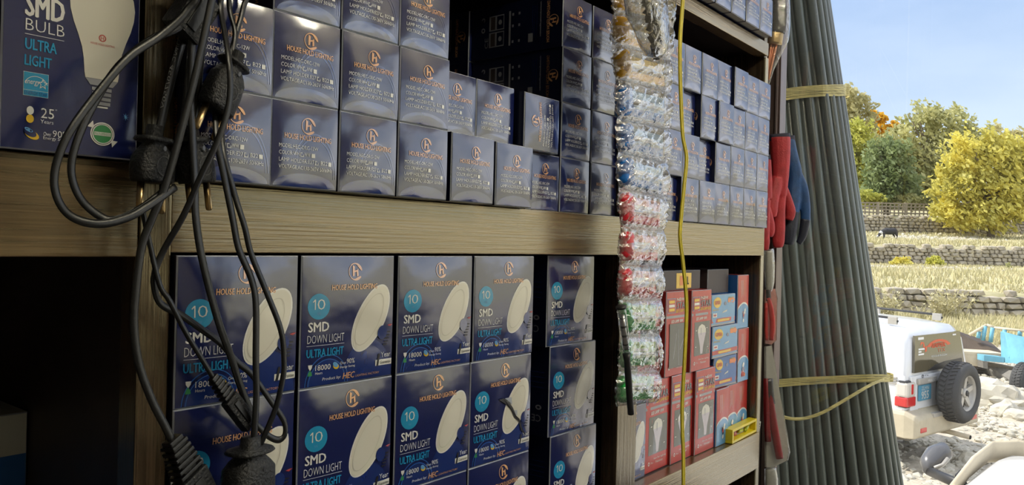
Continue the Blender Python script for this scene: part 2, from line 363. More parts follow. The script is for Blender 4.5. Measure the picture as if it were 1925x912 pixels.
# room
def sbox(name, a, b, m, bev=0):
    mb = MB(); mb.box(a, b, M[m], bev); return struct(mb.build(name))
YB = -4.2; XL = -2.6; CZ = 3.95
sbox('floor', (XL,YB,FLOOR-.15), (XG,.6,FLOOR-.001), 'floor_tile')
sbox('ceiling', (XL,YB,CZ), (XG+.05,.6,CZ+.15), 'ceil')
sbox('wall_back', (XL,DEP+.012,FLOOR), (XG+.05,DEP+.16,CZ), 'wall_plaster')
sbox('wall_left', (XL-.15,YB,FLOOR), (XL,DEP+.16,CZ), 'wall_plaster')
sbox('wall_front', (XL,YB-.15,FLOOR), (XG,YB,CZ), 'wall_plaster')
HEAD, SILL, YO = 3.36, 1.86, -3.45
YS2, SIL2 = -.80, 2.22
sbox('wall_right', (XG-.03,YO,0), (XG+.1,.055,SILL-.001), 'wall_dark')
sbox('trim_4', (XG-.03,YO,SILL), (XG+.1,YS2,SIL2), 'wall_dark')  # unseen raised wall, added to darken reflections on the lower cartons
for i, (a, b) in enumerate((((XG-.03,YO,HEAD+.001), (XG+.1,.6,CZ)), ((XG-.03,YB,0), (XG+.1,YO-.001,CZ)), ((XG-.03,.0555,0), (XG+.1,.6,HEAD)))):
    sbox('trim_%d' % (i+1), a, b, 'aluminium' if i == 2 else 'wall_plaster')
w = MB()
for (a, b, m) in (((XG-.022,.024,SILL), (XG+.022,.052,HEAD), 'aluminium'), ((XG-.026,.030,SILL), (XG-.0225,.036,HEAD), 'frame_light'), ((XG-.022,YS2+.001,SILL), (XG+.022,.0235,SILL+.03), 'aluminium'), ((XG-.022,YO,SIL2+.001), (XG+.022,YS2,SIL2+.03), 'aluminium'), ((XG-.022,YO,HEAD-.03), (XG+.022,.0235,HEAD), 'aluminium'),
                  ((XG-.022,YO,SIL2+.0305), (XG+.022,YO+.04,HEAD-.0305), 'aluminium')):
    w.box(a, b, M[m], .001)
win = struct(w.build('window_1'))
g = MB(); g.add([(XG,YO+.0405,SIL2+.0305), (XG,YS2,SIL2+.0305), (XG,YS2+.001,SILL+.0305), (XG,.0235,SILL+.0305), (XG,.0235,HEAD-.0305), (XG,YO+.0405,HEAD-.0305)], [(0,1,2,3,4,5)], M['glass'])
g.build('window_pane', win)
# tube lamps added on the ceiling, out of view, to brighten the shop
for i, (x, y) in enumerate(((.75,-1.45), (1.5,-1.6))):
    t = empty('added_lamp', (x, y, CZ-.06)); tag(t, 'added unseen tube lamp on the shop ceiling ' + ('nearer the window' if i else 'further from the window'), 'lamp')
    mb = MB(); mb.box((-.35,-.04,.02), (.35,.04,.058), M['ceil'], .004); mb.build('added_lamp_housing', t)
    mb = MB(); mb.tube([(-.33,0,-.01), (.33,0,-.01)], .016, M['added_tube_glow'], 12); mb.build('added_lamp_tube', t)
# ---------------------------------------------------------------- printed cartons
def shell(mb, w, d, h, bulge, m_front, m_side, m_top=None, seed=0, inset=.0012, n=12, front=True, ripple=.0):
    # carton with origin at its front lower left corner, front towards -y; a softly puffed front on a fine grid
    def bf(u, v):
        a, b = 2*u/w-1, 2*v/h-1
        k = max(0, (1-a*a))*max(0, (1-b*b)); k2 = max(0, (1-a**4))*max(0, (1-b**4))
        q = ripple*noise.noise(Vector((u/w*2.2, v/h*2.2, seed*1.37)))*k2 if ripple else 0
        return -(bulge*k**.6 + q)
    e = inset
    if front:
        vs = []; fs = []
        for j in range(n+1):
            for i in range(n+1):
                u = e+(w-2*e)*i/n; v = e+(h-2*e)*j/n; vs.append((u, bf(u, v), v))
        for j in range(n):
            for i in range(n): a = j*(n+1)+i; fs.append((a, a+1, a+n+2, a+n+1))
        mb.add(vs, fs, m_front, True)
    y1 = e*1.2
    r0 = [(e,0,e), (w-e,0,e), (w-e,0,h-e), (e,0,h-e)]; r1 = [(0,y1,0), (w,y1,0), (w,y1,h), (0,y1,h)]; r2 = [(0,d,0), (w,d,0), (w,d,h), (0,d,h)]
    if front: mb.add(r0+r1, [(i, (i+1) % 4, (i+1) % 4+4, i+4) for i in range(4)], M['edge'])
    mt = m_top or m_side
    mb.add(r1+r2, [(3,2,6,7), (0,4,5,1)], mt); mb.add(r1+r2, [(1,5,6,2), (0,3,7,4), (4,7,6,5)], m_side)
    return lambda u, v, L: (u, bf(u, v)-.00025*L, v)
BW, BH, BD = .0826, .0868, .19
def bulb_front(fc, w, h):
    P = M['print_white']; C = M['copper']
    fc.logo(.52*w, .735*h, .105*w, C); fc.text('HOUSE HOLD LIGHTING', .17*w, .565*h, .70*w, .062*h, C, bold=.012)
    x = .10*w
    for t, z, ww in (('MODEL:HEC-ORC-12W', .455, .56), ('COLOR:WH', .375, .29), ('WW', .375, .085), ('LAMP HOLDER:E27', .295, .505), ('B22', .295, .105), ('VOLTAGE:AC130-265V 50/60Hz', .215, .79)):
        xx = {'WW': .46*w, 'B22': .705*w}.get(t, x); fc.text(t, xx, z*h, ww*w, .046*h, P)
    for (u, v, open_) in ((.402,.368,1), (.565,.368,0), (.62,.288,1), (.825,.288,0)):
        s_ = .052*w
        if open_:
            for a, b, c, d in ((0,0,1,.16), (0,.84,.55,1), (0,.16,.16,.84), (.84,.16,1,.55)): fc.rect(u*w+a*s_, v*h+b*s_, u*w+c*s_, v*h+d*s_, P, 2)
        else: fc.rect(u*w, v*h, u*w+s_, v*h+s_, P, 2)
    for k_ in (1.0, .9): fc.disc(.62*w, .10*h, .35*w*k_, .56*h*k_, M['deep_blue'], .8, a0=R(4), a1=R(150), n=32, rings=1, hole=.965)
    fc.disc(.5*w, .015*h, .46*w, .16*h, M['deep_blue'], .5, a0=0, a1=PI, n=28, rings=4)
def bulb_side(fc, d, h):      # left face, print turned a quarter; u runs back from the front edge
    P = M['print_grey']; C = M['copper']
    fc.logo(.095*d, .5*h, .026*d*2.0, C, rot=R(-90)); 
    fc.text('HOUSE HOLD LIGHTING', .165*d, .12*h, .76*h, .03*d, C, rot=R(90), bold=.012)
    fc.rect(.225*d, .25*h, .232*d, .9*h, P, 2)
    fc.text('Energy Saving Lamp', .24*d, .3*h, .6*h, .017*d, P, rot=R(90))
    for k in range(3): fc.rect((.27+.022*k)*d, .3*h, (.274+.022*k)*d, .85*h, M['deep_blue'], 2)
    fc.rect(.31*d, .18*h, .36*d, .34*h, P, 2)
    for u in (.45, .52):
        for v in (.22, .52, .74): fc.rect(u*d, v*h, (u+.02)*d, (v+.05)*h, P, 2)
    fc.rect(.555*d, .18*h, .575*d, .84*h, P, 2)
    for v in (.20, .52):
        fc.rect(.63*d, v*h, .80*d, (v+.29)*h, P, 2); fc.rect(.635*d, (v+.02)*h, .71*d, (v+.27)*h, M['navy_side'], 3); fc.rect(.73*d, (v+.02)*h, .78*d, (v+.27)*h, M['carton_dark'], 3); fc.disc(.672*d, (v+.145)*h, .02*d, .05*h, P, 4, n=12, rings=1)
    fc.text('CE', .85*d, .2*h, .2*h, .04*d, P, rot=R(90)); fc.disc(.87*d, .56*h, .022*d, .05*h, P, 2, n=12, rings=1, hole=.55); fc.disc(.87*d, .76*h, .022*d, .05*h, P, 2, n=12, rings=1, hole=.4, a1=R(250))
def make_bulb_box(seed, w=BW, h=BH, d=BD, bulge=.0030):
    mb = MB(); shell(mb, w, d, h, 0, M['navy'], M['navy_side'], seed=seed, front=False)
    bulb_side(Face(mb, lambda u, v, L: (-.00025*L, u, v)), d, h)
    body = mb.build('bulb_box')
    f = MB(); fn = shell_front = None
    f2 = MB(); fn = shell(f2, w, .003, h, bulge, M['navy'], M['navy_side'], seed=seed, ripple=.0016)
    bulb_front(Face(f2, fn), w, h); fl = f2.build('end_flap', body)
    return body
ORD = ['first', 'second', 'third', 'fourth', 'fifth', 'sixth', 'seventh', 'eighth', 'ninth', 'tenth']
_protos = {}
_used = set()
def place(kind, var, loc, rz=0.0, roll=None, scale=None):
    k = (kind, var)
    if k not in _protos: _protos[k] = MAKERS[kind](var)
    p = _protos[k]
    o = p if k not in _used else dup(p)
    _used.add(k); o.location = loc; o.rotation_euler = (0, 0, rz); o.scale = scale or (1,1,1)
    if roll is not None: o.rotation_euler = (0, roll, rz)
    return o
def downlight_front(fc, w, h, torn=False):
    P = M['print_white']; C = M['copper']; CY = M['cyan']
    fc.logo(.535*w, .875*h, .075*w, C); fc.text('HOUSE HOLD LIGHTING', .285*w, .735*h, .50*w, .042*h, C, bold=.012, shear=.12)
    fc.disc(.165*w, .615*h, .105*w, .098*h, CY, 1); fc.rect(.124*w, .592*h, .133*w, .670*h, P, 2); fc.poly([(.124*w, .670*h), (.105*w, .652*h), (.108*w, .645*h), (.124*w, .657*h)], P, 2); fc.text('0', .150*w, .592*h, .072*w, .078*h, P, 2, bold=-.012); fc.text('W', .147*w, .548*h, .035*w, .022*h, M['box_skyblue'], 2)
    fc.text('SMD', .065*w, .425*h, .20*w, .072*h, P, 2, bold=.016); fc.text('DOWN LIGHT', .06*w, .338*h, .365*w, .062*h, P, 2, bold=-.012)
    fc.rect(.055*w, .318*h, .43*w, .321*h, P, 2, 2); fc.text('ULTRA LIGHT', .055*w, .232*h, .37*w, .062*h, CY, 2, bold=.014)
    fc.disc(.70*w, .012*h, .28*w, .32*h, M['deep_blue'], .5, a0=0, a1=PI, n=30, rings=6); fc.disc(.27*w, .012*h, .20*w, .20*h, M['deep_blue'], .6, a0=0, a1=PI, n=24, rings=5)
    for k_ in (1.0, .86): fc.disc(.27*w, .012*h, .22*w*k_, .23*h*k_, M['box_blue'], .8, a0=0, a1=PI, n=30, rings=1, hole=.97)
    # the lamp: a white round downlight seen at a slant
    fc.disc(.725*w, .50*h, .30*h, .165*w, M['print_white'], 1, rot=R(58), rings=8, n=40); fc.disc(.725*w, .50*h, .285*h, .15*w, M['lamp_cream'], 2, rot=R(58), rings=8, n=40)
    fc.disc(.705*w, .49*h, .235*h, .112*w, M['lamp_rim'], 3, rot=R(58), rings=1, n=40, hole=.965)
    fc.disc(.86*w, .37*h, .055*w, .058*h, M['deep_blue'], 4, n=20, rings=2)
    for k in range(5): fc.rect((.875+.012*(k % 2))*w, (.265+.025*k)*h, (.925+.008*k)*w, (.275+.025*k)*h, M['print_black'], 4)
    # hour glass, leaf, small print
    for s_ in (1, -1): fc.poly([(.075*w, .135*h+s_*.042*h), (.115*w, .135*h+s_*.042*h), (.112*w, .135*h+s_*.02*h), (.097*w, .135*h), (.093*w, .135*h), (.078*w, .135*h+s_*.02*h)][::s_], M['print_green'] if s_ < 0 else P, 2)
    fc.text('18000', .145*w, .128*h, .15*w, .042*h, P, 2); fc.text('Hours', .147*w, .098*h, .07*w, .02*h, P, 2)
    fc.disc(.352*w, .145*h, .032*w, .022*h, M['print_yellow'], 2, rot=R(-25), n=16, rings=1); fc.disc(.345*w, .158*h, .03*w, .018*h, M['box_skyblue'], 3, rot=R(-35), n=16, rings=1)
    fc.text('Over', .395*w, .152*h, .065*w, .022*h, P, 2); fc.text('90%', .465*w, .152*h, .085*w, .04*h, P, 2); fc.text('Energy Saving', .395*w, .118*h, .16*w, .022*h, P, 2)
    fc.text('Product by:', .22*w, .038*h, .19*w, .03*h, P, 2, shear=.1); fc.text('HEC', .43*w, .035*h, .13*w, .048*h, C, 2, bold=.015, shear=.15); fc.text('LIGHTING FACTORY', .57*w, .036*h, .27*w, .018*h, C, 2)
    fc.text('Year', .855*w, .165*h, .115*w, .042*h, P, 2); fc.rect(.79*w, .1*h, .985*w, .148*h, P, 2, 2); fc.text('Guarantee', .845*w, .111*h, .13*w, .026*h, M['print_black'], 3); fc.text('1', .80*w, .10*h, .045*w, .095*h, M['print_black'], 3, bold=.02, shear=.2)
    for (u, v) in ((.955,.42), (.952,.43)): fc.poly([(.92*w, .427*h), (u*w, v*h+.004*h), (.99*w, .433*h), (u*w, v*h-.004*h)], M['star_red'], 2)
    if torn:
        fc.poly([(.42*w, .60*h), (.50*w, .605*h), (.60*w, .55*h), (.66*w, .49*h), (.72*w, .40*h), (.78*w, .36*h), (.84*w, .25*h), (.92*w, .17*h), (.82*w, .235*h), (.77*w, .335*h), (.69*w, .385*h), (.63*w, .475*h), (.56*w, .53*h)], M['print_black'], 5)
        fc.poly([(.52*w, .60*h), (.63*w, .60*h), (.645*w, .525*h), (.60*w, .555*h)], M['edge'], 5); fc.poly([(.68*w, .46*h), (.73*w, .455*h), (.735*w, .40*h), (.715*w, .41*h)], M['edge'], 5)
LW, LH, LD = .1325, .142, .05
def make_downlight(seed):
    torn = seed == 9
    mb = MB(); fn = shell(mb, LW, .16, LH, .0035, M['navy'], M['navy_side'], seed=seed+20, ripple=.0022 if not torn else .0045, n=16)
    fc = Face(mb, fn); downlight_front(fc, LW, LH, torn)
    sd = Face(mb, lambda u, v, L: (-.00025*L, u, v)); P = M['print_grey']
    sd.text('CE', .015, .022, .018, .011, P); sd.disc(.05, .028, .006, .006, P, 2, hole=.5, rings=1, n=12); sd.disc(.02, .045, .006, .004, P, 2, hole=.5, rings=1, n=12); sd.rect(.045, .018, .055, .0195, P)
    for k in range(4): sd.rect(.01, .1-.008*k, .05, .101-.008*k, M['deep_blue'], 2)
    return mb.build('downlight_box')
def make_smd(seed):
    w, h, d = .106, .165, .1
    mb = MB(); fn = shell(mb, w, d, h, .001, M['navy'], M['navy_side'], n=10, ripple=.001); fc = Face(mb, fn); P = M['print_white']; CY = M['cyan']
    fc.text('SMD', .0153, .1057, .0292, .0178, P, 2, bold=.016); fc.text('BULB', .016, .0943, .0284, .0092, P, 2, bold=-.012); fc.rect(.0156, .0911, .0443, .0915, P, 2)
    fc.text('ULTRA', .0159, .0794, .0230, .0085, CY, 2, bold=.012); fc.text('LIGHT', .0158, .0668, .0195, .0083, CY, 2, bold=.012)
    fc.rect(.0155, .0430, .0335, .0618, P, 1); fc.rect(.0158, .0478, .0332, .0615, CY, 2); fc.rect(.0158, .0433, .0332, .0474, CY, 2); fc.text('ENERGY STAR', .0163, .0440, .0164, .0026, M['deep_blue'], 3)
    fc.disc(.0245, .0515, .0082, .0075, P, 3, hole=.95, rings=1, a0=R(12), a1=R(168)); fc.text('energy', .0165, .0510, .0105, .0042, P, 3, shear=.3)
    for rr, mm, LL in ((1, P, 3), (.66, CY, 4)): fc.poly([(.0292+.0038*rr*(1 if k % 2 == 0 else .45)*math.sin(k*PI/5), .0535+.0046*rr*(1 if k % 2 == 0 else .45)*math.cos(k*PI/5)) for k in range(10)], mm, LL)
    fc.disc(.0208, .0315, .0026, .0034, P, 2, n=14, rings=1); fc.disc(.0208, .0250, .0028, .0034, M['print_yellow'], 2, n=14, rings=1); fc.text('25', .0285, .0268, .0097, .0080, P, 2); fc.text('*', .0390, .0338, .0015, .0015, P, 2); fc.text('Years', .0283, .0225, .0096, .0030, P, 2)
    fc.disc(.0225, .0125, .0055, .0032, M['print_yellow'], 2, rot=R(-25), n=18, rings=1); fc.disc(.0212, .0140, .0048, .0028, M['navy'], 3, rot=R(-25), n=18, rings=1); fc.disc(.0200, .0162, .0032, .0014, M['box_skyblue'], 3, rot=R(-25), n=12, rings=1)
    fc.text('Over', .0308, .0128, .0058, .0032, P, 2); fc.text('90%', .0375, .0126, .0122, .0054, P, 2); fc.text('Energy Saving', .0307, .0092, .0195, .0034, P, 2)
    fc.disc(.0763, .0198, .0098, .0098, P, 2, hole=.90, rings=1, n=40); fc.disc(.0763, .0198, .0084, .0084, M['print_green'], 2); fc.disc(.0763, .0198, .0084, .0084, P, 3, hole=.9, rings=1); fc.rect(.0695, .0183, .0831, .0213, P, 3); fc.text('MULTI-DIMENSION', .0699, .0189, .0128, .0018, M['print_green'], 4)
    for s_ in (1, -1): fc.poly([(.0763+s_*.0080, .0198-s_*.0105), (.0763+s_*.0125, .0198-s_*.0050), (.0763+s_*.0070, .0198-s_*.0045)], P, 3)
    # the lamp picture
    prof = [(0,.151), (.012,.1495), (.0205,.1455), (.0252,.138), (.0266,.129), (.0258,.120), (.0232,.110), (.0195,.100), (.0163,.090), (.0148,.081), (.0140,.070), (.0132,.0655)]
    for (xa, za), (xb, zb) in zip(prof, prof[1:]): fc.poly([(.0745-xb, zb), (.0745+xb, zb), (.0745+xa, za), (.0745-xa, za)], M['lamp_cream'], 2)
    fc.disc(.0742, .1003, .0030, .0030, M['star_red'], 3, hole=.75, rings=1, n=18); fc.text('H', .0728, .0986, .0026, .0034, M['star_red'], 3); fc.text('HOUSE HOLD LIGHTING', .0647, .0940, .0196, .0018, M['star_red'], 3)
    fc.poly([(.0655, .0600), (.0837, .0600), (.0877, .0653), (.0613, .0653)], M['print_grey'], 2)
    for k in range(4): fc.rect(.0668+.0003*k, .0558-.0040*k, .0828-.0003*k, .0585-.0040*k, M['print_grey'], 2)
    fc.rect(.0700, .0415, .0800, .0428, P, 2)
    for a in range(0, 360, 45): fc.poly([(.0945, .0366), (.0951+.0030*math.cos(R(a)), .0368+.0034*math.sin(R(a))), (.0957, .0370)], M['box_skyblue'], 2)
    return mb.build('bulb_carton')
def star_front(fc, w, h, bulb=True):
    P = M['print_white']; K = M['print_black']
    fc.rect(.04*w, .745*h, .40*w, .92*h, M['deep_blue'], 1); fc.rect(.07*w, .755*h, .37*w, .91*h, M['star_red'], 2)
    for k in range(3): fc.rect(.10*w, (.768+.047*k)*h, .34*w, (.80+.047*k)*h, M['print_yellow'] if k != 1 else P, 3)
    fc.text('NEW', .44*w, .885*h, .36*w, .035*h, P, 2, bold=.02); fc.text('STAR', .43*w, .795*h, .52*w, .075*h, K, 2, bold=.04); fc.text('STAR', .43*w, .797*h, .52*w, .072*h, M['print_grey'], 3); fc.text('LED LAMP BULB', .40*w, .748*h, .56*w, .034*h, M['print_yellow'], 2, bold=.02)
    fc.rect(.0*w, .685*h, 1*w, .715*h, M['print_grey'], 1, 4); fc.text('LED LAMP 18W', .2*w, .63*h, .55*w, .034*h, P, 2, bold=.02)
    fc.rect(.13*w, .19*h, .93*w, .605*h, M['smoke_grey'], 1, 4)
    if bulb:
        cx = .50; prof = [(.0,.575), (.14,.55), (.20,.51), (.20,.465), (.165,.42), (.11,.35), (.075,.29), (.065,.235), (.05,.205)]
        for i, ((xa, za), (xb, zb)) in enumerate(zip(prof, prof[1:])): fc.poly([((cx-xb)*w, zb*h), ((cx+xb)*w, zb*h), ((cx+xa)*w, za*h), ((cx-xa)*w, za*h)], M['lamp_cream'] if i < 3 else M['pale_lilac'], 2)
        fc.rect(.445*w, .44*h, .475*w, .53*h, M['print_grey'], 3)
        for (a, b) in ((.2,.3), (.75,.52), (.8,.28), (.22,.5)): fc.poly([((a-.04)*w, b*h), (a*w, (b+.006)*h), ((a+.04)*w, b*h), (a*w, (b-.006)*h)], P, 2)
    fc.disc(.16*w, .10*h, .035*w, .022*h, P, 2, hole=.5, rings=1, n=14); fc.text('New Star Lighting', .36*w, .125*h, .52*w, .026*h, P, 2); fc.text('Pakistan', .45*w, .085*h, .3*w, .026*h, P, 2); fc.text('Piro', .24*w, .09*h, .1*w, .022*h, P, 2)
SW, SH, SD = .097, .181, .092
def make_star(seed):
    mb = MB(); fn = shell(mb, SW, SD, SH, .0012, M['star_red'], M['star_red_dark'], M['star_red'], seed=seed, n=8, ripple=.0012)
    star_front(Face(mb, fn), SW, SH, seed != 3); o = mb.build('led_lamp_box')
    if seed == 3:       # the printed film window has come away: a bare grey window
        f = MB(); q = Face(f, lambda u, v, L: (u, -.002-.0002*L, v)); q.rect(.13*SW, .10*SH, .93*SW, .62*SH, M['smoke_grey'], 1, 3)
        for (a, b, c, d) in ((.3,.2,.42,.5), (.55,.12,.5,.55), (.6,.3,.78,.45)): q.poly([(a*SW, b*SH), ((a+.03)*SW, b*SH), ((c+.02)*SW, d*SH), (c*SW, d*SH)], M['print_grey'], 2)
        f.build('window_film', o)
    return o
def make_gmsa(seed):
    w, h, d = .128, .0705, .09
    mb = MB(); fn = shell(mb, w, d, h, .0015, M['box_skyblue'] if seed else M['box_blue'], M['box_blue'], seed=seed, n=8, ripple=.002); fc = Face(mb, fn)
    fc.disc(.22*w, .75*h, .155*w, .17*h, M['print_yellow'], 1); fc.text('GMSA', .10*w, .69*h, .24*w, .12*h, M['star_red'], 2, bold=.03)
    fc.text('electric', .04*w, .50*h, .24*w, .07*h, M['print_yellow'], 2)
    fc.poly([(.66*w,.72*h), (.66*w,.86*h), (.87*w,.86*h), (.87*w,.92*h), (.97*w,.79*h), (.87*w,.66*h), (.87*w,.72*h)][::-1], M['print_orange'], 1)
    for k in range(4): fc.rect((.68+.045*k)*w, .86*h, (.70+.045*k)*w, .90*h, M['print_yellow'], 2)
    fc.rect(.04*w, .29*h, .20*w, .42*h, M['print_white'], 1); fc.rect(.07*w, .33*h, .17*w, .38*h, M['star_red'], 2)
    fc.rect(.0, .115*h, w, .245*h, M['star_red'], 1, 4); fc.rect(.22*w, .14*h, .72*w, .215*h, M['print_yellow'], 2, 3); fc.rect(0, .0*h+.001, w, .07*h, M['print_grey'], 1, 4)
    fc.poly([(.42*w,.40*h), (.46*w,.45*h), (.62*w,.50*h), (.60*w,.44*h)][::-1], M['lamp_cream'], 2); fc.disc(.55*w, .70*h, .05*w, .06*h, M['deep_blue'], 2, n=12, rings=1)
    return mb.build('switch_box')
def make_redblue(seed):
    w, h, d = .066, .127, .12
    mb = MB(); fn = shell(mb, w, d, h, .0016, M['star_red'], M['box_blue'] if seed == 0 else M['star_red_dark'], M['star_red_dark'], seed=seed, n=8, ripple=.0016); fc = Face(mb, fn)
    n = 12; hh = .30
    arch = lambda k: [(w*(.5-.5*math.cos(PI*i/n)), k*h*(hh+.16*math.sin(PI*i/n))+(1-k)*0) for i in range(n+1)]
    for (off, m, L) in ((.03, 'print_white', 1), (0, 'box_skyblue', 2)):
        pts = [(u, v+off*h) for u, v in arch(1)]
        for (a, b), (c, e) in zip(pts, pts[1:]): fc.poly([(max(a, .001), .001), (min(c, w-.001), .001), (min(c, w-.001), e), (max(a, .001), b)], M[m], L)
    random.seed(seed)
    for m in ('print_white', 'deep_blue', 'star_red', 'print_orange', 'print_white', 'deep_blue', 'print_white'):
        fc.disc(w*random.uniform(.4,.66), h*random.uniform(.12,.34), w*.075, h*.035, M[m], 3+random.random(), n=8, rings=1, rot=random.random())
    for k in range(6): fc.rect(w*(.25+.06*k), h*(.58+.03*(k % 3)), w*(.262+.06*k), h*.9, M['print_white'] if k < 4 else M['copper'], 2)
    return mb.build('slim_box')
MAKERS = {'bulb': make_bulb_box, 'down': make_downlight, 'smd': make_smd, 'star': make_star, 'gmsa': make_gmsa, 'slim': make_redblue,
          'bulbr': lambda s: make_bulb_box(s, .0755, .0868, .19, .0028)}
_vk = [0]
def jit(a): return random.uniform(-a, a)
random.seed(11)
GL = 'bulb boxes in the left upper bay'; GR = 'bulb boxes in the right upper bay'
ROWN = ['bottom row', 'second row up', 'third row up', 'top row']
BZ = 2.6500; PITCH = .0871
def bulb(x, y, row, label, kind='bulb', group=GL, rz=0.0, z=None):
    _vk[0] += 1
    return tag(place(kind, _vk[0] % 4, (x, y, BZ+PITCH*row if z is None else z), rz), label, 'box', group)
# left upper bay, front layer
rowsx = {0: [(.3625,-.04), (.4445,-.04), (.5295,-.04), (.6145,-.04), (.7045,-.04), (.8035,-.03), (.9115,.0), (.9985,0), (1.0875,.0)],
         1: [(.3625,-.04), (.4445,-.04), (.5300,-.04), (.6145,-.04), (.7105,0), (.7945,0), None, (.9985,0), (1.0865,0)],
         2: [None, (.4445,-.04), (.5285,-.04), (.6125,-.04), None, None, None, (.9975,0), (1.0855,0)],
         3: [None, None, None, None, None, None, None, (.9955,0), (1.0835,0)]}
RL = ['bottom row', 'second row', 'third row', 'fourth row']
for r in range(4):
    k = 0
    for i, q in enumerate(rowsx[r]):
        if q is None: continue
        if i in (7, 8): lb = 'navy bulb box, %s, %s column to the pouch strip, left upper bay' % (RL[r], 'nearest' if i == 8 else 'second nearest')
        else: lb = 'navy bulb box, %s, %s from the cord-hung post, left upper bay' % (RL[r], ORD[k if r < 2 else k])
        k += 1
        bulb(q[0], q[1], r, lb, rz=R(jit(.35)))
# the box lying on its side and leaning out
o = bulb(.8865+.0868, -.012, 1, 'navy bulb box turned on its side with its print reading upwards, beside the dark gap', rz=0)
o.rotation_euler = (0, R(-90), 0); o.location = (.8845+.0868, -.014, BZ+PITCH+.0002)
# second layer, seen through the gap
for r in (2, 3):
    bulb(.9905, .1935, r, 'shaded navy bulb box deep inside the dark gap, %s' % ('lower of two behind' if r == 2 else 'upper of two behind'), group='bulb boxes in the back layer')
lb_ = MB(); fn = shell(lb_, .085, .15, .075, 0, M['print_grey'], M['carton_dark']); Face(lb_, fn).text('PCS 12W', .03, .035, .04, .008, M['print_black'])
o = lb_.build('carton'); o.location = (.83, .24, BZ+PITCH*2+.001); tag(o, 'plain pale carton end with small black print, deep in the dark gap', 'box')
for i, x in enumerate((.745, .83)):
    for r in (0, 1): bulb(x, .1955, r, 'navy bulb box of the back layer under the dark gap, %s %s' % (['lower','upper'][r], ['left','right'][i]), group='bulb boxes in the back layer')
# right upper bay
GX = [1.2905, 1.377, 1.453, 1.5305, 1.6085, 1.6865, 1.770]
for r in range(4):
    for i in range(7):
        x = 1.852-.0768*(7-i)+[0,-.004,.000,-.002,.0,.001,.0][i] - (.004 if i == 0 and r > 0 else 0)
        y = -.018 + (.012 if (i, r) in ((0,0), (1,2), (2,1)) else 0) - (.006 if (i, r) in ((4,3), (3,2)) else 0)
        bulb(x, y, r, 'narrow navy bulb box, %s, %s from the right post, right upper bay' % (ROWN[r], ORD[6-i]), 'bulbr', GR, rz=R(jit(.5)))
for r in range(4): bulb(1.2365, .0215, r, 'narrow navy bulb box, %s, half hidden behind the hanging pouch strip' % ROWN[r], 'bulbr', GR)
# boxes on top of the unit
for i in range(5):
    bulb(1.852-.0805*(5-i)-.035+.0, -.032, 0, 'navy bulb box on top of the shelving, %s from the right end' % ORD[4-i], 'bulbr', 'bulb boxes on top of the shelving', rz=R(jit(.6)), z=3.1035)
# left lower bay: downlight cartons
DZ = 2.1538; DP = .1424
GD = 'downlight boxes in the left lower bay'
cols = [('first column beside the cord-hung post', .3625, -.02, [0,1,2]), ('second column', .4995, -.02, [0,1,2]), ('third column', .6385, -.02, [0,1,2]), ('fourth column', .7735, -.02, [0,1,2]), ('fifth column, set apart to the right', .9715, 0, [0,1,2])]
cn = 0
for ci, (nm, x, y, rr) in enumerate(cols):
    for r in rr:
        var = 9 if (ci == 3 and r == 1) else [0,1,2,3][(cn) % 4]; cn += 1
        xx = x + (0 if ci != 4 else [.018,.011,.0][r]); 
        if ci == 3 and r == 2: xx += .003
        lab = 'blue downlight box, %s layer, %s, left lower bay' % (['bottom','middle','top'][r], nm)
        if var == 9: lab = 'torn blue downlight box with a black slash across its lamp picture'
        tag(place('down', var, (xx, y, DZ+DP*r), R(jit(.4))), lab, 'box', GD)
tag(place('down', 2, (1.2425, .0215, DZ), scale=(.72,.26,1)), 'blue downlight box alone at the left of the right lower bay, beside red boxes', 'box', GD)
# left end bay
tag(place('smd', 0, (.2175, -.02, 2.6635)), 'large navy carton with a white bulb picture and green round badge, far left', 'box')
mb = MB(); shell(mb, .12, .09, .22, .001, M['navy'], M['navy_side'], n=4); o = mb.build('bulb_carton'); o.location = (.0925, -.02, 2.6635); tag(o, 'edge of a navy carton at the very left margin of the photo', 'box')
mb = MB(); fn = shell(mb, .26, .10, .25, 0, M['card_pale'], M['card_pale'], n=6); fc = Face(mb, fn); fc.rect(.001, .001, .259, .205, M['box_blue'], 1, 4); o = mb.build('carton'); o.location = (.075, .24, 2.1512); o.rotation_euler = (0,0,0); tag(o, 'grey and blue carton in the dark bay at lower left', 'box')
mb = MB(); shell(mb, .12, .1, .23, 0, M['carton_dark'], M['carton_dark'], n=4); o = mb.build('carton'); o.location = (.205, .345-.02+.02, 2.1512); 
o.location = (.212, .342, 2.1512); o.scale = (.95,.8,1); tag(o, 'dark carton barely visible behind the grey one in the dark bay', 'box')
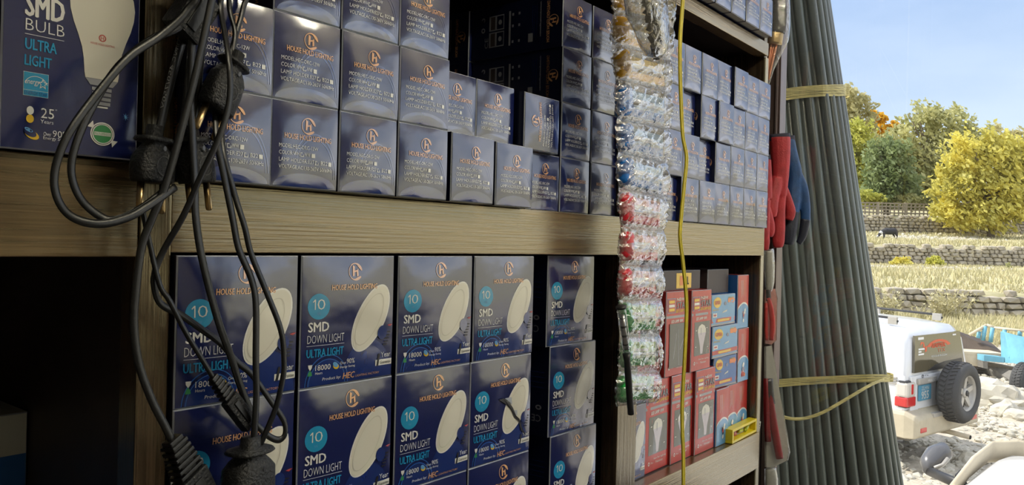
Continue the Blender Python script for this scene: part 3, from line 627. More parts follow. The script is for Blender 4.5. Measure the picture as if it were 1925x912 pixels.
# right lower bay
FZ = 2.1536
GS = 'red lamp boxes in the right lower bay'
for i, (x, y) in enumerate(((1.3405,.024), (1.4385,.018), (1.538,.012))):
    tag(place('star', i % 3, (x, y, FZ), R(jit(.5))), 'red LED lamp box, lower row, %s, right lower bay' % ['left one half behind the green pouches', 'middle one behind the yellow cable', 'right one beside slim red boxes'][i], 'box', GS)
for i, (x, y, v) in enumerate(((1.309,.03,1), (1.409,.02,3), (1.509,.012,2))):
    o = tag(place('star', v, (x, y, FZ+.1815), R(jit(.5))), ['red LED lamp box, upper row, mostly hidden behind the red pouches', 'red LED lamp box, upper row, with a bare grey film window', 'red LED lamp box, upper row, white bulb picture, beside the blue boxes'][i], 'box', GS); o.scale = (1,1,.955)
GB = 'slim red and blue boxes in the right lower bay'
sl = [((1.6385,.008,FZ), 'slim red and blue box, bottom row, left one beside red lamp box'), ((1.7065,.013,FZ), 'slim red and blue box, bottom row, middle one behind the level'), ((1.775,.018,FZ), 'slim red and blue box, bottom row, right one by the post'),
      ((1.762,.012,FZ+.1278), 'slim red and blue box, middle of the right stack'), ((1.753,.012,FZ+.2556), 'slim red and blue box on top of the right stack')]
for i, (p, lb) in enumerate(sl): o = tag(place('slim', i % 2, p, R(jit(.4))), lb, 'box', GB)
gz = FZ+.1278
for i, (p, lb, rz, sx) in enumerate((((1.6405,.018,gz), 'blue switch box with yellow oval, lowest of three, smaller and tilted', -3, .90), ((1.612,.010,gz+.0712), 'pale blue switch box with yellow oval, middle of three', 0, 1.10), ((1.608,.012,gz+.1424), 'pale blue switch box with yellow oval, topmost of three', .5, 1.05))):
    o = tag(place('gmsa', i, p, R(rz)), lb, 'box', 'blue switch boxes'); o.scale = (sx,1,1)
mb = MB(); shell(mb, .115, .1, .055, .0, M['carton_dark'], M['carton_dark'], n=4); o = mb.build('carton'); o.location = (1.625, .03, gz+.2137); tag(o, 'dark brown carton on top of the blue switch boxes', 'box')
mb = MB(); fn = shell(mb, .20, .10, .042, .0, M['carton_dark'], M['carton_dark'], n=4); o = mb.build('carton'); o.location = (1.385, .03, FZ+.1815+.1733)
q = MB(); fc = Face(q, lambda u, v, L: (u, -.0003*L, v)); fc.rect(.085, .004, .155, .036, M['print_yellow'], 1); fc.text('AL', .125, .012, .018, .016, M['print_black'], 2, bold=.03, rot=0); fc.rect(.10, .01, .115, .03, M['print_orange'], 2); q.build('yellow_label', o)['label'] = 'yellow label with black letters'
tag(o, 'dark carton with a yellow label on top of the red lamp boxes', 'box')
# spirit level
L0 = Vector((1.700,-.006,FZ)); lv = empty('spirit_level', (1.690,-.0095,FZ+.0005), R(1.5)); tag(lv, 'small yellow spirit level lying on the shelf edge before slim boxes', 'level')
mb = MB(); Y = M['level_yellow']
for a, b in (((0,0,0), (.158,.02,.006)), ((0,0,.026), (.158,.02,.032)), ((0,0,.0062), (.008,.02,.0258)), ((.15,0,.0062), (.158,.02,.0258)), ((.008,.014,.0062), (.15,.0199,.0258))): mb.box(a, b, Y, .0008)
mb.build('body', lv)
mb = MB(); mb.tube([(.105,.010,.010), (.13,.010,.022)], .004, M['vial'], 10); mb.tube([(.06,.010,.016), (.085,.010,.016)], .004, M['vial'], 10); mb.build('vial', lv)
mb = MB(); mb.box((.042,.0115,.0085), (.058,.0138,.0235), M['star_red']); mb.box((.015,.0115,.009), (.035,.0138,.0225), M['print_black']); mb.box((.059,.0115,.0085), (.10,.0138,.0235), M['print_grey']); mb.build('sticker', lv)
mb = MB(); mb.box((0,0,0), (.022,.001,.024), M['card_pale']); 
for k in range(3): mb.box((.002,-.0006,.004+.006*k), (.019,-.0001,.007+.006*k), M['print_black'])
o = mb.build('price_tag', lv); o.location = (.1605,.006,.0015); o.rotation_euler = (0,R(14),R(-14))
# ---------------------------------------------------------------- hanging things
def cord_path(px, y0=-.06, n=6):
    # px: (px, py[, shelf-parallel plane y]) -> smooth path
    q = [S(p[0], p[1], p[2] if len(p) > 2 else y0) for p in px]
    if px[0][1] < 0: q = [Vector((.346+.0006*(px[0][0]-390), -.040, 2.985)), Vector((.346+.0004*(px[0][0]-390), -.046, 2.93))] + q     # gathered over a nail in the post
    return bez(q, n)
CF = (.0034, .0017)
VIEW = Vector((.30,-.95,.05)).normalized()
def cord(mb, px, y0=-.06, flat=CF, n=6): mb.tube(cord_path(px, y0, n), 0, M['rubber'], 10, flat=flat, hint=VIEW)
def lp(o): return o
def plug(parent, px0, px1, y0, name='plug', big=1.0, pins=True, label=None, text=None):
    # two-pin mains plug: collar at px0, body flaring to px1, brass pins beyond
    A = S(px0[0], px0[1], y0); B = S(px1[0], px1[1], y0); d = (B-A); L = d.length; d.normalize()
    wv = d.cross(VIEW).normalized(); t = d.cross(wv).normalized()
    mtx = Matrix((( wv.x, t.x, d.x, A.x), (wv.y, t.y, d.y, A.y), (wv.z, t.z, d.z, A.z), (0,0,0,1)))
    mb = MB(); prof = [(.006,-.012,.8), (.0065,-.003,.8), (.015,-.0015,.7), (.0165,.001,.7), (.0150,.0025,.7), (.0085,.004,.8), (.0135,.010,.72), (.0175,.016,.66), (.0190,L*.62,.62), (.0188,L*.93,.6), (.0175,L,.6)]
    n = 20; vs = []; fs = []
    for (r, z, k) in prof:
        for i in range(n):
            q = 2*PI*i/n; c, s_ = math.cos(q), math.sin(q); e = .72
            vs.append(mtx @ Vector((math.copysign(abs(c)**e, c)*r*big, math.copysign(abs(s_)**e, s_)*r*k*big, z)))
    for j in range(len(prof)-1):
        for i in range(n): fs.append((j*n+i, j*n+(i+1) % n, (j+1)*n+(i+1) % n, (j+1)*n+i))
    fs += [tuple(range(n-1,-1,-1)), tuple((len(prof)-1)*n+i for i in range(n))]
    mb.add(vs, fs, M['rubber_matt'], True)
    fc = Face(mb, lambda u, v, Lr: mtx @ Vector((u, -.0119*big-.0002*Lr, v))); fc2 = Face(mb, lambda u, v, Lr: mtx @ Vector((u, .0119*big+.0002*Lr, v)))
    for f in (fc, fc2):
        f.disc(0, L*.62, .0075, .0085, M['cable_print'], 1, hole=.93, rings=1); f.disc(0, L*.22, .0016, .0022, M['print_black'], 1, rings=1, n=12)
        if text: f.text(text, -.005, L*.60, .010, .005, M['cable_print'], 1, rot=R(35) if f is fc2 else R(-145))
    o = mb.build(name, parent)
    if pins:
        for s_ in (-1, 1):
            m2 = MB(); m2.lathe([(.0030,0), (.0030,.023), (.0027,.0252), (.0014,.0262)], M['brass'], 14, mtx @ Matrix.Translation((s_*.0112*big,0,L-.0005)))
            m2.build('pin', o)
    return o
def grip(parent, px0, px1, y0, name='connector', wd=.0075, ribs=5, pins=0, blk=.55):
    # moulded connector with a ribbed strain relief
    A = S(px0[0], px0[1], y0); B = S(px1[0], px1[1], y0); d = (B-A); L = d.length; d.normalize()
    wv = d.cross(VIEW).normalized(); t = d.cross(wv).normalized()
    mtx = Matrix(((wv.x, t.x, d.x, A.x), (wv.y, t.y, d.y, A.y), (wv.z, t.z, d.z, A.z), (0,0,0,1)))
    mb = MB(); rl = L*.38
    for k in range(ribs):
        z = rl*k/ribs; mb.box((-wd*(.6+.06*k), -wd*.5, z), (wd*(.6+.06*k), wd*.5, z+rl/ribs*.62), M['rubber'], .0008, mtx)
    mb.box((-wd*.5, -wd*.36, -.004), (wd*.5, wd*.36, rl), M['rubber'], .001, mtx)
    mb.box((-wd, -wd*blk, rl), (wd, wd*blk, L), M['rubber_matt'], .002, mtx); mb.box((-wd*.35, -wd*blk-.0012, rl+.006), (wd*.35, -wd*blk+.001, L-.006), M['rubber'], .0004, mtx)
    return mb.build(name, parent)
def cthing(label, anchor, group='black power cords'):
    t = empty('power_cord', anchor); return tag(t, label, 'cord', group)
def adopt(t, *objs):
    for o in objs: o.parent = t; o.location = o.location - t.location
    return t
nm = MB(); nm.tube([(.346,-.0125,3.0), (.346,-.06,3.004)], .0035, M['steel'], 10); nm.tube([(.346,-.06,3.004), (.346,-.063,3.0045)], .007, M['steel'], 12)
no = nm.build('nail', su); no.location = (0,0,-FLOOR)
# 1 looped lead with the black block at the top left
mb = MB()
cord(mb, [(372,-40,-.075),(352,20,-.075),(303,66,-.075),(242,108,-.08),(176,185,-.085),(126,257,-.09),(103,323,-.09),(108,373,-.09),(136,408,-.09),(187,421,-.09),(242,408,-.085),(282,385,-.08),(330,352,-.07)])
cord(mb, [(380,-40,-.07),(365,20,-.07),(333,53,-.07),(282,76,-.07),(222,126,-.075),(176,197,-.08),(144,267,-.083),(134,323,-.083),(151,373,-.083),(187,406,-.083),(217,414,-.083),(262,394,-.078),(318,352,-.068)])
c = mb.build('cable')
k1 = grip(None, (412,-48), (338,62), -.062, 'connector', .0155, 2)
adopt(cthing('black lead looping far left over the bulb carton, with square connector', S(170,421,-.09)), c, k1)
# 2 lead running down to the ribbed plug at the lower left
mb = MB(); cord(mb, [(404,-40,-.08),(398,0,-.08),(371,126,-.08),(348,217,-.078),(313,343,-.075),(287,408,-.072),(267,462,-.07),(256,541,-.07),(252,612,-.07),(261,683,-.07),(284,749,-.07),(312,805,-.07),(330,842,-.07)], flat=(.0040,.0021))
c = mb.build('cable'); k1 = grip(None, (326,832), (398,985), -.07, 'connector', .0150, 6)
adopt(cthing('black cord bowing down the left of the post to a ribbed connector', S(330,842,-.07)), c, k1)
# 3 lead that crosses right and makes the lower loop, ending in a small connector
mb = MB(); cord(mb, [(412,-40,-.066),(415,20,-.066),(430,110,-.088),(431,190,-.09),(410,262,-.088),(376,335,-.08),(345,405,-.07),(308,470,-.06),(291,513,-.058),(291,544,-.055),(303,572,-.052),(340,592,-.05),(380,620,-.05),(414,645,-.05),(445,680,-.05),(473,704,-.05),(509,754,-.05),(533,790,-.05),(536,815,-.05),(525,827,-.05),(505,820,-.05),(478,795,-.05),(440,765,-.05)])
cord(mb, [(268,395,-.062),(281,455,-.06),(300,535,-.062),(319,566,-.064),(347,621,-.064),(380,676,-.064),(408,722,-.064)], flat=(.0026,.0018))
c = mb.build('cable'); k1 = grip(None, (404,714), (470,800), -.064, 'connector', .0085, 5)
adopt(cthing('black cord crossing the cartons to a lower loop and small ribbed connector', S(470,800,-.064)), c, k1)
# 4 broad lead straight down the middle
mb = MB(); cord(mb, [(368,-40,-.062),(362,60,-.062),(359,180,-.062),(362,260,-.064),(366,340,-.066),(368,406,-.068),(378,477,-.068),(396,553,-.066),(414,615,-.064),(432,665,-.062),(453,729,-.06),(478,790,-.06)], flat=(.0043,.002))
cord(mb, [(405,200,-.05),(408,262,-.06),(422,334,-.064),(438,413,-.068),(449,468,-.07),(472,523,-.07),(481,572,-.072),(481,676,-.074),(482,743,-.074),(477,836,-.072)], flat=(.0040,.002))
cord(mb, [(416,240,-.05),(422,295,-.06),(441,366,-.064),(460,427,-.07),(472,477,-.07),(500,547,-.072),(528,621,-.074),(534,680,-.074),(531,715,-.074),(517,771,-.072),(489,837,-.07)], flat=(.0034,.002))
c = mb.build('cable'); k1 = plug(None, (470,846), (462,985), -.072, 'plug', 1.5, True, text='220V')
adopt(cthing('black cord hanging straight in the middle, large rough plug at the bottom', S(470,846,-.072)), c, k1)
# 5 lead with the plug showing its two brass pins, upper right
mb = MB(); cord(mb, [(463,-40,-.05),(457,15,-.05),(441,76,-.055),(433,105,-.06),(438,128,-.062)], flat=(.003,.0018)); cord(mb, [(424,-40,-.05),(432,20,-.05),(442,60,-.055),(438,100,-.058),(440,125,-.06)], flat=(.003,.0018))
c = mb.build('cable'); k1 = plug(None, (440,120), (404,206), -.058, 'plug', .98, True, text='10A')
adopt(cthing('black cord with upper plug, two brass pins over the bulb boxes', S(428,120,-.058)), c, k1)
# 6 lead with the plug below it
mb = MB(); cord(mb, [(395,-40,-.058),(388,40,-.056),(378,120,-.052),(372,190,-.05),(362,262,-.05)], flat=(.003,.0018))
c = mb.build('cable'); k1 = plug(None, (362,262), (371,344), -.05, 'plug', .98, True, text='10A')
adopt(cthing('black cord with middle plug, brass pins in front of the wooden rail', S(360,262,-.05)), c, k1)
# 7 shaded plug at the left
mb = MB(); cord(mb, [(352,-40,-.052),(345,60,-.052),(330,120,-.052),(312,190,-.052),(296,262,-.052)], flat=(.0046,.002)); cord(mb, [(368,-40,-.047),(362,60,-.047),(354,160,-.047),(342,260,-.046),(330,300,-.046)], flat=(.0046,.002))
fc = Face(mb, None)
def ctext(s_, pxa, pxb, y0, h=.0034):
    A = S(*pxa, y0); B = S(*pxb, y0); d = (B-A); L = d.length; d.normalize(); wv = d.cross(VIEW).normalized()
    fc.fn = lambda u, v, Lr: A + d*u + wv*v + VIEW*(.0023); fc.text(s_, 0, -h/2, L, h, M['cable_print'], 1)
ctext('CU/PVC', (337,66), (322,116), -.054); ctext('450/750V', (320,122), (300,205), -.054); ctext('CU/PVC', (357,70), (350,112), -.049)
c = mb.build('cable'); k1 = plug(None, (290,262), (286,344), -.052, 'plug', 1.05, True)
adopt(cthing('printed black cord with shaded plug at the left of the post', S(290,262,-.052)), c, k1)
# yellow three-strand cable in front of the right bay
path = [(1283,-40),(1283,0),(1278,74),(1278,140),(1280,197),(1283,256),(1290,296),(1286,345),(1279,419),(1278,450),(1284,500),(1290,570),(1288,640),(1285,699),(1282,760),(1282,803),(1284,860),(1284,960)]
yc = empty('yellow_cable', S(1283,960,-.1)); tag(yc, 'thin yellow three-strand cable hanging in front of the right bays', 'cable')
P = bez([Vector((S(1283,-40,-.1).x, -.1, 3.948)), Vector((S(1283,-40,-.1).x, -.1, 3.4))] + [S(px, py, -.1) for px, py in path], 6)
for k in (-1, 0, 1):
    mb = MB(); tw = [p + Vector((.0032*k, -.0006*abs(k), 0)) for p in P]; mb.tube(tw, .0019, M['yellow_wire'], 8)
    o = mb.build('strand'); adopt(yc, o)
mb = MB()
for k in (-.5, .5): mb.tube([p + Vector((.0032*k, .0002, 0)) for p in P], .0012, M['yellow_wire_dark'], 6)
adopt(yc, mb.build('seam'))
# ---- strip of clear pouches with coloured handles
YS = -.08
seams = [(1160,-35,1268,-10),(1162,22,1266,52),(1158,84,1262,112),(1166,148,1260,175),(1169,223,1259,244),(1171,286,1255,307),(1171,353,1253,373),(1176,427,1248,434),(1173,498,1243,501),(1171,564,1243,563),(1178,632,1240,629),(1172,699,1240,700),(1168,764,1234,757)]
strip = empty('pouch_strip', S(1200,764,YS)); tag(strip, 'hanging strip of clear pouches with yellow, blue, red and green handled tools', 'pouches')
colr = ['yellow','yellow','yellow','blue','blue','blue','red','red','red','green','green','green']
random.seed(5)
for i in range(len(seams)-1):
    a, b = seams[i], seams[i+1]; cn = colr[i]
    TL, TR, BL, BR = S(a[0]-8, a[1], YS), S(a[2], a[3], YS), S(b[0]-8, b[1], YS), S(b[2], b[3], YS)
    nx, nz = 48, 22; mb = MB(); vs = []; fs = []
    def pt(s_, t, side):
        P_ = (TL*(1-s_)+TR*s_)*(1-t) + (BL*(1-s_)+BR*s_)*t
        k = (math.sin(PI*t)**.6) * (min(1, s_/.12)**.5) * (min(1, (1-s_)/.08)**.5)
        d1 = s_*1.0+t*.55; d2 = s_*.5-t*1.0       # creases run slantwise from the seams
        rg = lambda f1, f2, sd: 1-abs(noise.noise(Vector((d1*f1+sd, d2*f2, sd*1.7))))*2.2
        w_ = .0040*rg(11, 2.2, i*2.3+side) + .0022*rg(26, 4.5, i*3.1+side) - .003
        bul = .012*k + w_*min(1, 7*t*(1-t)+.15)
        edge = .004*noise.noise(Vector((t*3, i*1.7, side*0))) if s_ < .01 else 0
        return P_ + Vector((edge - (.006*math.sin(PI*t) if s_ < .02 else 0), -side*bul, 0))
    for side in (1, -1):
        vs = [pt(ii/nx, jj/nz, side) for jj in range(nz+1) for ii in range(nx+1)]
        fs = [(jj*(nx+1)+ii, jj*(nx+1)+ii+1, (jj+1)*(nx+1)+ii+1, (jj+1)*(nx+1)+ii) for jj in range(nz) for ii in range(nx)]
        mb.add(vs, fs, M['film'] if side == 1 else M['film_thin'], True)
    po = mb.build('pouch', None, False); adopt(strip, po)
    # the tool in it: ridged handle at the left, thin blade to the right, a pale card behind
    C0 = TL*.5+BL*.5; C1 = TR*.5+BR*.5; dx = (C1-C0); hgt = (TL-BL).length
    tm = MB(); hm = M['handle_'+cn]
    p0 = C0+dx*.13+(TL-BL)*.40; p1 = C0+dx*.15-(TL-BL)*.38
    prof = [.55,.85,1,.88,1,.88,1,.88,1,1,.85,.6]
    tl = Vector((0,0,0))
    tm.tube([p0+(p1-p0)*(k/11) for k in range(12)], 0, hm, 16, flat=(dx.length*.13, .0095), hint=(0,-1,0), rad=prof)
    p1 = C0+dx*.22
    ho = tm.build('handle'); 
    sm = MB(); sm.tube([p1-tl, C0+dx*.86-tl*2.2], .0028, M['steel'], 8); so = sm.build('blade')
    cm = MB(); cl_ = dx.length*.64; cm.box((0,0,0), (cl_, .0006, hgt*.70), M['card_'+cn], 0); cm.box((0,-.0006,hgt*.02), (cl_, -.0001, hgt*.24), hm)
    cm.box((cl_*.1, -.0006, hgt*.42), (cl_*.7, -.0001, hgt*.50), M['steel'])
    co = cm.build('card'); co.location = C0+dx*.29+Vector((0,.005,-hgt*.36)); co.rotation_euler = (0, math.atan2(-(C1-C0).z, (C1-C0).x), 0)
    # parts sit one level below the pouch they are sealed in
    for o in (ho, so, co):
        o.parent = po; o.location = o.location - strip.location - po.location
# tester screwdriver clipped in front of the strip
ts = empty('tester_screwdriver', S(1180,780,-.1)); tag(ts, 'clear and black tester screwdriver hanging before the green pouches', 'screwdriver')
A = S(1168,580,-.105); B = S(1178,665,-.105); C = S(1186,779,-.105)
mb = MB(); mb.tube([A, A+(B-A)*.06, A+(B-A)*.1, A+(B-A)*.6, B], .0078, M['film_thin'], 14, rad=[.6,1,.9,.95,.6]); adopt(ts, mb.build('clear_handle'))
mb = MB(); mb.tube([A+(B-A)*.15, A+(B-A)*.9], .0042, M['steel'], 10); mb.tube([A+(B-A)*k/10 for k in range(2, 9)], .0046, M['dark_steel'], 10, rad=[1,.6,1,.6,1,.6,1]); adopt(ts, mb.build('inner_spring'))
mb = MB(); mb.tube([A, A+(A-B)*.05], .0082, M['trim_black'], 14); adopt(ts, mb.build('cap'))
mb = MB(); mb.tube([B, B+(C-B)*.12, B+(C-B)*.3, B+(C-B)*.85, C], .0055, M['trim_black'], 12, rad=[1.2,.9,1.0,.95,.9]); adopt(ts, mb.build('blade_sleeve'))
sg = MB(); sg.tube([S(1214,-22,YS), Vector((1.205,-.02,3.2)), Vector((1.205,-.0125,3.3))], .0012, M['strap'], 6); adopt(strip, sg.build('string'))
# bag of metal clips above
bg = empty('clip_bag', S(1225,105,-.14)); tag(bg, 'clear plastic bag bulging with grey metal clips above the pouches', 'bag')
T = S(1200,-70,-.14); Bm = S(1236,108,-.14); ax = (T-Bm); Lb = ax.length
mb = MB(); vs = []; fs = []; n = 26; prof = [(0,.0), (.016,.01), (.030,.06), (.040,.18), (.047,.34), (.052,.52), (.054,.7), (.050,.86), (.04,1)]
side = ax.cross(VIEW).normalized(); axn = ax.normalized()
for j, (r, t) in enumerate(prof):
    for k in range(n):
        q = 2*PI*k/n; rr = r*(1+.16*noise.noise(Vector((math.cos(q)*2, math.sin(q)*2, t*5))))
        vs.append(Bm + ax*t + side*(math.cos(q)*rr) + VIEW*(math.sin(q)*rr*.55))
for j in range(len(prof)-1):
    for k in range(n): fs.append((j*n+k, j*n+(k+1) % n, (j+1)*n+(k+1) % n, (j+1)*n+k))
mb.add(vs, fs, M['bag_film'], True); adopt(bg, mb.build('bag', None, False))
sg = MB(); sg.tube([T, T+Vector((.03,.05,.10)), Vector((1.215,-.0125,3.32))], .0014, M['strap'], 6); adopt(bg, sg.build('string'))
clip = None; random.seed(9); cnt = 0
for j in range(9):
    t = .05+.105*j; r = .040*min(1, (t/.5)**.5)
    for k in range(6):
        if cnt >= 46: break
        cnt += 1
        q = R(180)+PI*k/5*1.0+jit(.1); ux = -r*.93+2*r*.93*k/5
        dp = math.sqrt(max(0, 1-(ux/(r*1.05+.001))**2))*r*.46
        pos = Bm + ax*t + side*ux + VIEW*(dp-.002)
        if clip is None:
            mb = MB(); g1, g2 = M['clip_grey'], M['clip_light']
            mb.box((-.0075,-.002,-.006), (.0075,.0,.006), g1, .0006); mb.box((-.0075,.0001,-.006), (-.0055,.006,.006), g1, .0005); mb.box((.0055,.0001,-.006), (.0075,.006,.006), g1, .0005); mb.box((-.0045,-.0031,-.0035), (.002,-.0021,.0035), g2, .0004)
            clip = mb.build('metal_clip'); o = clip
        else: o = dup(clip)
        o.location = pos; o.rotation_euler = (jit(.5), jit(.7), R(15)+jit(.6)); o.scale = (.95,.95,.95)
        tag(o, 'small grey metal clip inside the clear bag at the top', 'clip', 'metal clips in the bag')
# ---- things on the outer end of the shelving
def px_tube(mb, pts, m, Z, n=12, flatk=.6, hint=None):
    P = [Dp(p[0], p[1], p[3] if len(p) > 3 else Z) for p in pts]
    rr = [p[2]*Z/F_PX for p in pts]; mx = max(rr)
    mb.tube(bez(P, 3), 0, m, n, flat=(mx, mx*flatk), hint=-FW, rad=[x/mx for x in interp(rr, 3)])
def interp(r, n):
    out = []
    for i in range(len(r)-1):
        for k in range(n): out.append(r[i]+(r[i+1]-r[i])*k/n)
    return out+[r[-1]]
ZG = 1.955
def glove(name, label, m, cuffm, tubes, cuff, Z):
    mb = MB()
    for t in tubes: px_tube(mb, t, M[m], Z, 12, .62)
    o = mb.build('glove_body'); remesh(o, .0022, 8); base = Dp(cuff[0][0], cuff[0][1], Z)
    t = empty(name, base); tag(t, label, 'gloves', 'rubber gloves'); adopt(t, o)
    c = MB(); px_tube(c, cuff, M[cuffm], Z, 16, .5); adopt(t, c.build('cuff'))
    return t
bgl = glove('rubber_glove', 'blue and black rubber glove hanging behind the red ones', 'glove_blue', 'glove_cuff',
      [[(1480,262,14),(1486,295,15),(1494,325,14,ZG+.05),(1493,355,15,ZG+.05),(1489,390,15,ZG+.045),(1484,430,14,ZG+.04),(1481,458,10,ZG+.04)], [(1498,325,9),(1508,352,11),(1513,385,10.5),(1514,415,9.5),(1509,442,7.5),(1502,456,5)]],
      [(1478,256,16),(1479,268,16.5)], ZG+.05)
mb = MB()
for t in ([(1488,398,15.5,ZG+.043),(1484,432,14.8,ZG+.038),(1481,460,10.5,ZG+.037)], [(1514,412,10,ZG+.049),(1509,442,8.3,ZG+.049),(1501,458,5.6,ZG+.049)]): px_tube(mb, t, M['glove_black'], ZG+.05, 12, .66)
o = mb.build('coated_fingers'); remesh(o, .0025, 5); o['label'] = 'black coated fingers'; adopt(bgl, o)
glove('rubber_glove', 'red rubber glove hanging fingers down in front, at the shelf end', 'glove_red', 'glove_cuff',
      [[(1466,258,20.5),(1467,290,19),(1467,330,16.5),(1467,368,12)], [(1468,362,10),(1466,395,10.5),(1464,430,12.5),(1463,455,12),(1463,466,8)], [(1474,352,7,ZG+.012),(1481,376,9,ZG+.014),(1486,398,10.5,ZG+.016),(1483,414,8,ZG+.016)], [(1461,335,12,ZG-.006),(1453,370,12,ZG-.014),(1450,395,12.5,ZG-.018),(1451,409,9,ZG-.018)]],
      [(1465,252,20.5),(1466,264,20.5)], ZG)
glove('rubber_glove', 'red rubber glove half hidden by the bulb boxes, beside the other red glove', 'glove_red', 'glove_cuff',
      [[(1436,300,14),(1438,340,14),(1440,375,12)], [(1441,390,8),(1446,420,10.5),(1447,436,10),(1447,446,6)], [(1438,375,11,ZG-.04),(1437,420,10,ZG-.042),(1438,455,9.5,ZG-.044),(1439,471,6,ZG-.044)]],
      [(1434,292,14),(1435,302,14)], ZG-.028)
# brush wrapped in clear plastic
bz = ZG+.0; br = empty('wrapped_brush', Dp(1452,70,bz)); tag(br, 'black brush with brass band and copper rods, wrapped in clear plastic', 'brush')
mb = MB(); px_tube(mb, [(1464,-30,12),(1462,0,15),(1460,25,19),(1458,50,20),(1457,62,19)], M['bristle'], bz, 14, .7); adopt(br, mb.build('brush_head'))
mb = MB(); px_tube(mb, [(1456,62,17),(1455,72,17),(1454,84,16)], M['brass'], bz, 16, .7); adopt(br, mb.build('brass_band'))
for k in (-1, 0, 1):
    mb = MB(); px_tube(mb, [(1454+5*k,84,3),(1448+3.5*k,115,3),(1442+2*k,150,2.6)], M['copper_rod'], bz-.003*abs(k), 8, 1); adopt(br, mb.build('copper_rod'))
mb = MB(); vs = []
px_tube(mb, [(1466,-30,17),(1462,15,23),(1461,45,24),(1459,75,23),(1454,100,15),(1447,130,8),(1441,164,3)], M['wrap'], bz, 18, .75); adopt(br, mb.build('plastic_wrap'))
# pliers in blister packs
def pack(label, card, px, Z, grips, name='pliers_pack', headpts=None):
    t = empty(name, Dp(px[0][0], px[0][1], Z)); tag(t, label, 'pliers', 'carded pliers at the shelf end')
    if card:
        cm = MB(); P = [Dp(x, y, Z+.012) for x, y in px]; cm.prism(P, FW*.002, M[card]); adopt(t, cm.build('card'))
    for m, pts in grips:
        g_ = MB(); px_tube(g_, pts, M[m], Z, 12, .7); adopt(t, g_.build('grip'))
    if headpts:
        h = MB(); px_tube(h, headpts, M['dark_steel'], Z, 10, .5); adopt(t, h.build('jaw'))
    cx = sum(p[0] for p in px)/len(px)
    f = MB(); n = len(px); front = [Dp(cx+(x-cx)*.86, y, Z-.011) for x, y in px]; rim = [Dp(x, y, Z+.008) for x, y in px]
    f.add(front+rim, [tuple(range(n))]+[(i, (i+1) % n, (i+1) % n+n, i+n) for i in range(n)], M['film_thin']); adopt(t, f.build('blister'))
    return t
ZP = ZG-.02
mb = MB(); px_tube(mb, [(1446,472,7),(1446,490,8),(1447,520,8),(1446,545,6)], M['card_pale'], ZP, 10, .5); px_tube(mb, [(1446,468,9),(1447,500,10),(1447,530,9),(1446,548,5)], M['film'], ZP, 12, .6)
tag(recenter(mb.build('wrapped_tool'), Dp(1446,548,ZP)), 'small clear wrapped tool hanging under the red gloves', 'tool')
pack('small red-handled pliers in a clear bag, below the gloves', 'card_red', [(1437,545),(1458,543),(1462,560),(1460,640),(1450,648),(1437,646)], ZP, [('grip_bright',[(1444,560,4),(1450,585,5),(1452,615,5),(1450,640,4)]), ('grip_bright',[(1440,570,3),(1440,610,3.5),(1441,640,3)])], headpts=[(1444,545,4),(1445,566,5)])
pack('large dark-red-handled pliers on a card, lowest at the shelf end', 'card_pale', [(1437,652),(1450,650),(1463,720),(1478,800),(1486,850),(1482,866),(1450,880),(1438,878)], ZP, [('grip_red',[(1447,735,5),(1452,780,7),(1460,830,7.5),(1466,862,7)]), ('grip_red',[(1440,712,5),(1441,770,6),(1444,830,6)])], headpts=[(1446,712,7),(1447,740,8),(1452,760,6)])
mb = MB(); px_tube(mb, [(1448,882,9),(1450,900,11),(1450,930,11),(1448,960,8)], M['card_pale'], ZP, 10, .4); px_tube(mb, [(1448,880,11),(1450,900,13),(1450,930,13),(1448,965,9)], M['film'], ZP, 12, .5)
tag(recenter(mb.build('wrapped_tool'), Dp(1448,960,ZP)), 'clear wrapped tool at the bottom edge under the large pliers', 'tool')
# hooks the end things hang from
# ---------------------------------------------------------------- bundle of pipes leaning outside the storefront
tops = [1440,1451,1463,1475,1487,1499,1512,1525,1535.5,1543.5,1549,1552]
bots = [1512,1528,1545,1563,1583,1606,1626,1644,1659,1672,1682,1689]
tops = [1404,1416,1428] + tops; bots = [1458,1475,1493] + bots
PR = .0148
DEP_T, DEP_B = 2.42, 2.27
xt, xb = DEP_T, DEP_B
axis_pts = []
for i, (a, b) in enumerate(zip(tops, bots)):
    if i >= 12:
        # keep each neighbour a full pipe width away: it steps back as the bundle rounds off
        def step(px0, px1, dep):
            dx = (px1-px0)*dep/F_PX; return math.sqrt(max(0, (2*PR)**2-dx*dx))
        xt += step(tops[i-1], a, xt)*(.75); xb += step(bots[i-1], b, xb)*.9
    else:
        xt = DEP_T + (i % 2)*.022; xb = DEP_B
    axis_pts.append((Dp(a, 0, xt), Dp(b, 912, xb)))
def extend(T, B):
    d = B-T; t0 = (T.z-4.7)/-d.z if d.z else 0; t1 = (0.0-T.z)/d.z; t0 = (4.7-T.z)/d.z
    return T+d*t0, T+d*t1
for i, (T, B) in enumerate(axis_pts):
    A, C = extend(T, B); mb = MB()
    if i == 7: A = T + (T-B)*.004
    mb.tube([A, A+(C-A)*.001, A+(C-A)*.5, C], PR, M['pipe'], 20)
    d = (C-A).normalized()
    o = mb.build('pipe'); recenter(o, C)
    n = len(axis_pts)
    lab = 'dark grey plastic pipe, %s from the right edge of the leaning bundle' % (ORD[n-1-i] if n-1-i < 10 else ['eleventh','twelfth','thirteenth','fourteenth','fifteenth'][n-1-i-10]) if i < n-1 else 'dark grey plastic pipe, rightmost one of the leaning bundle'
    tag(o, lab, 'pipe', 'pipes leaning outside the window')
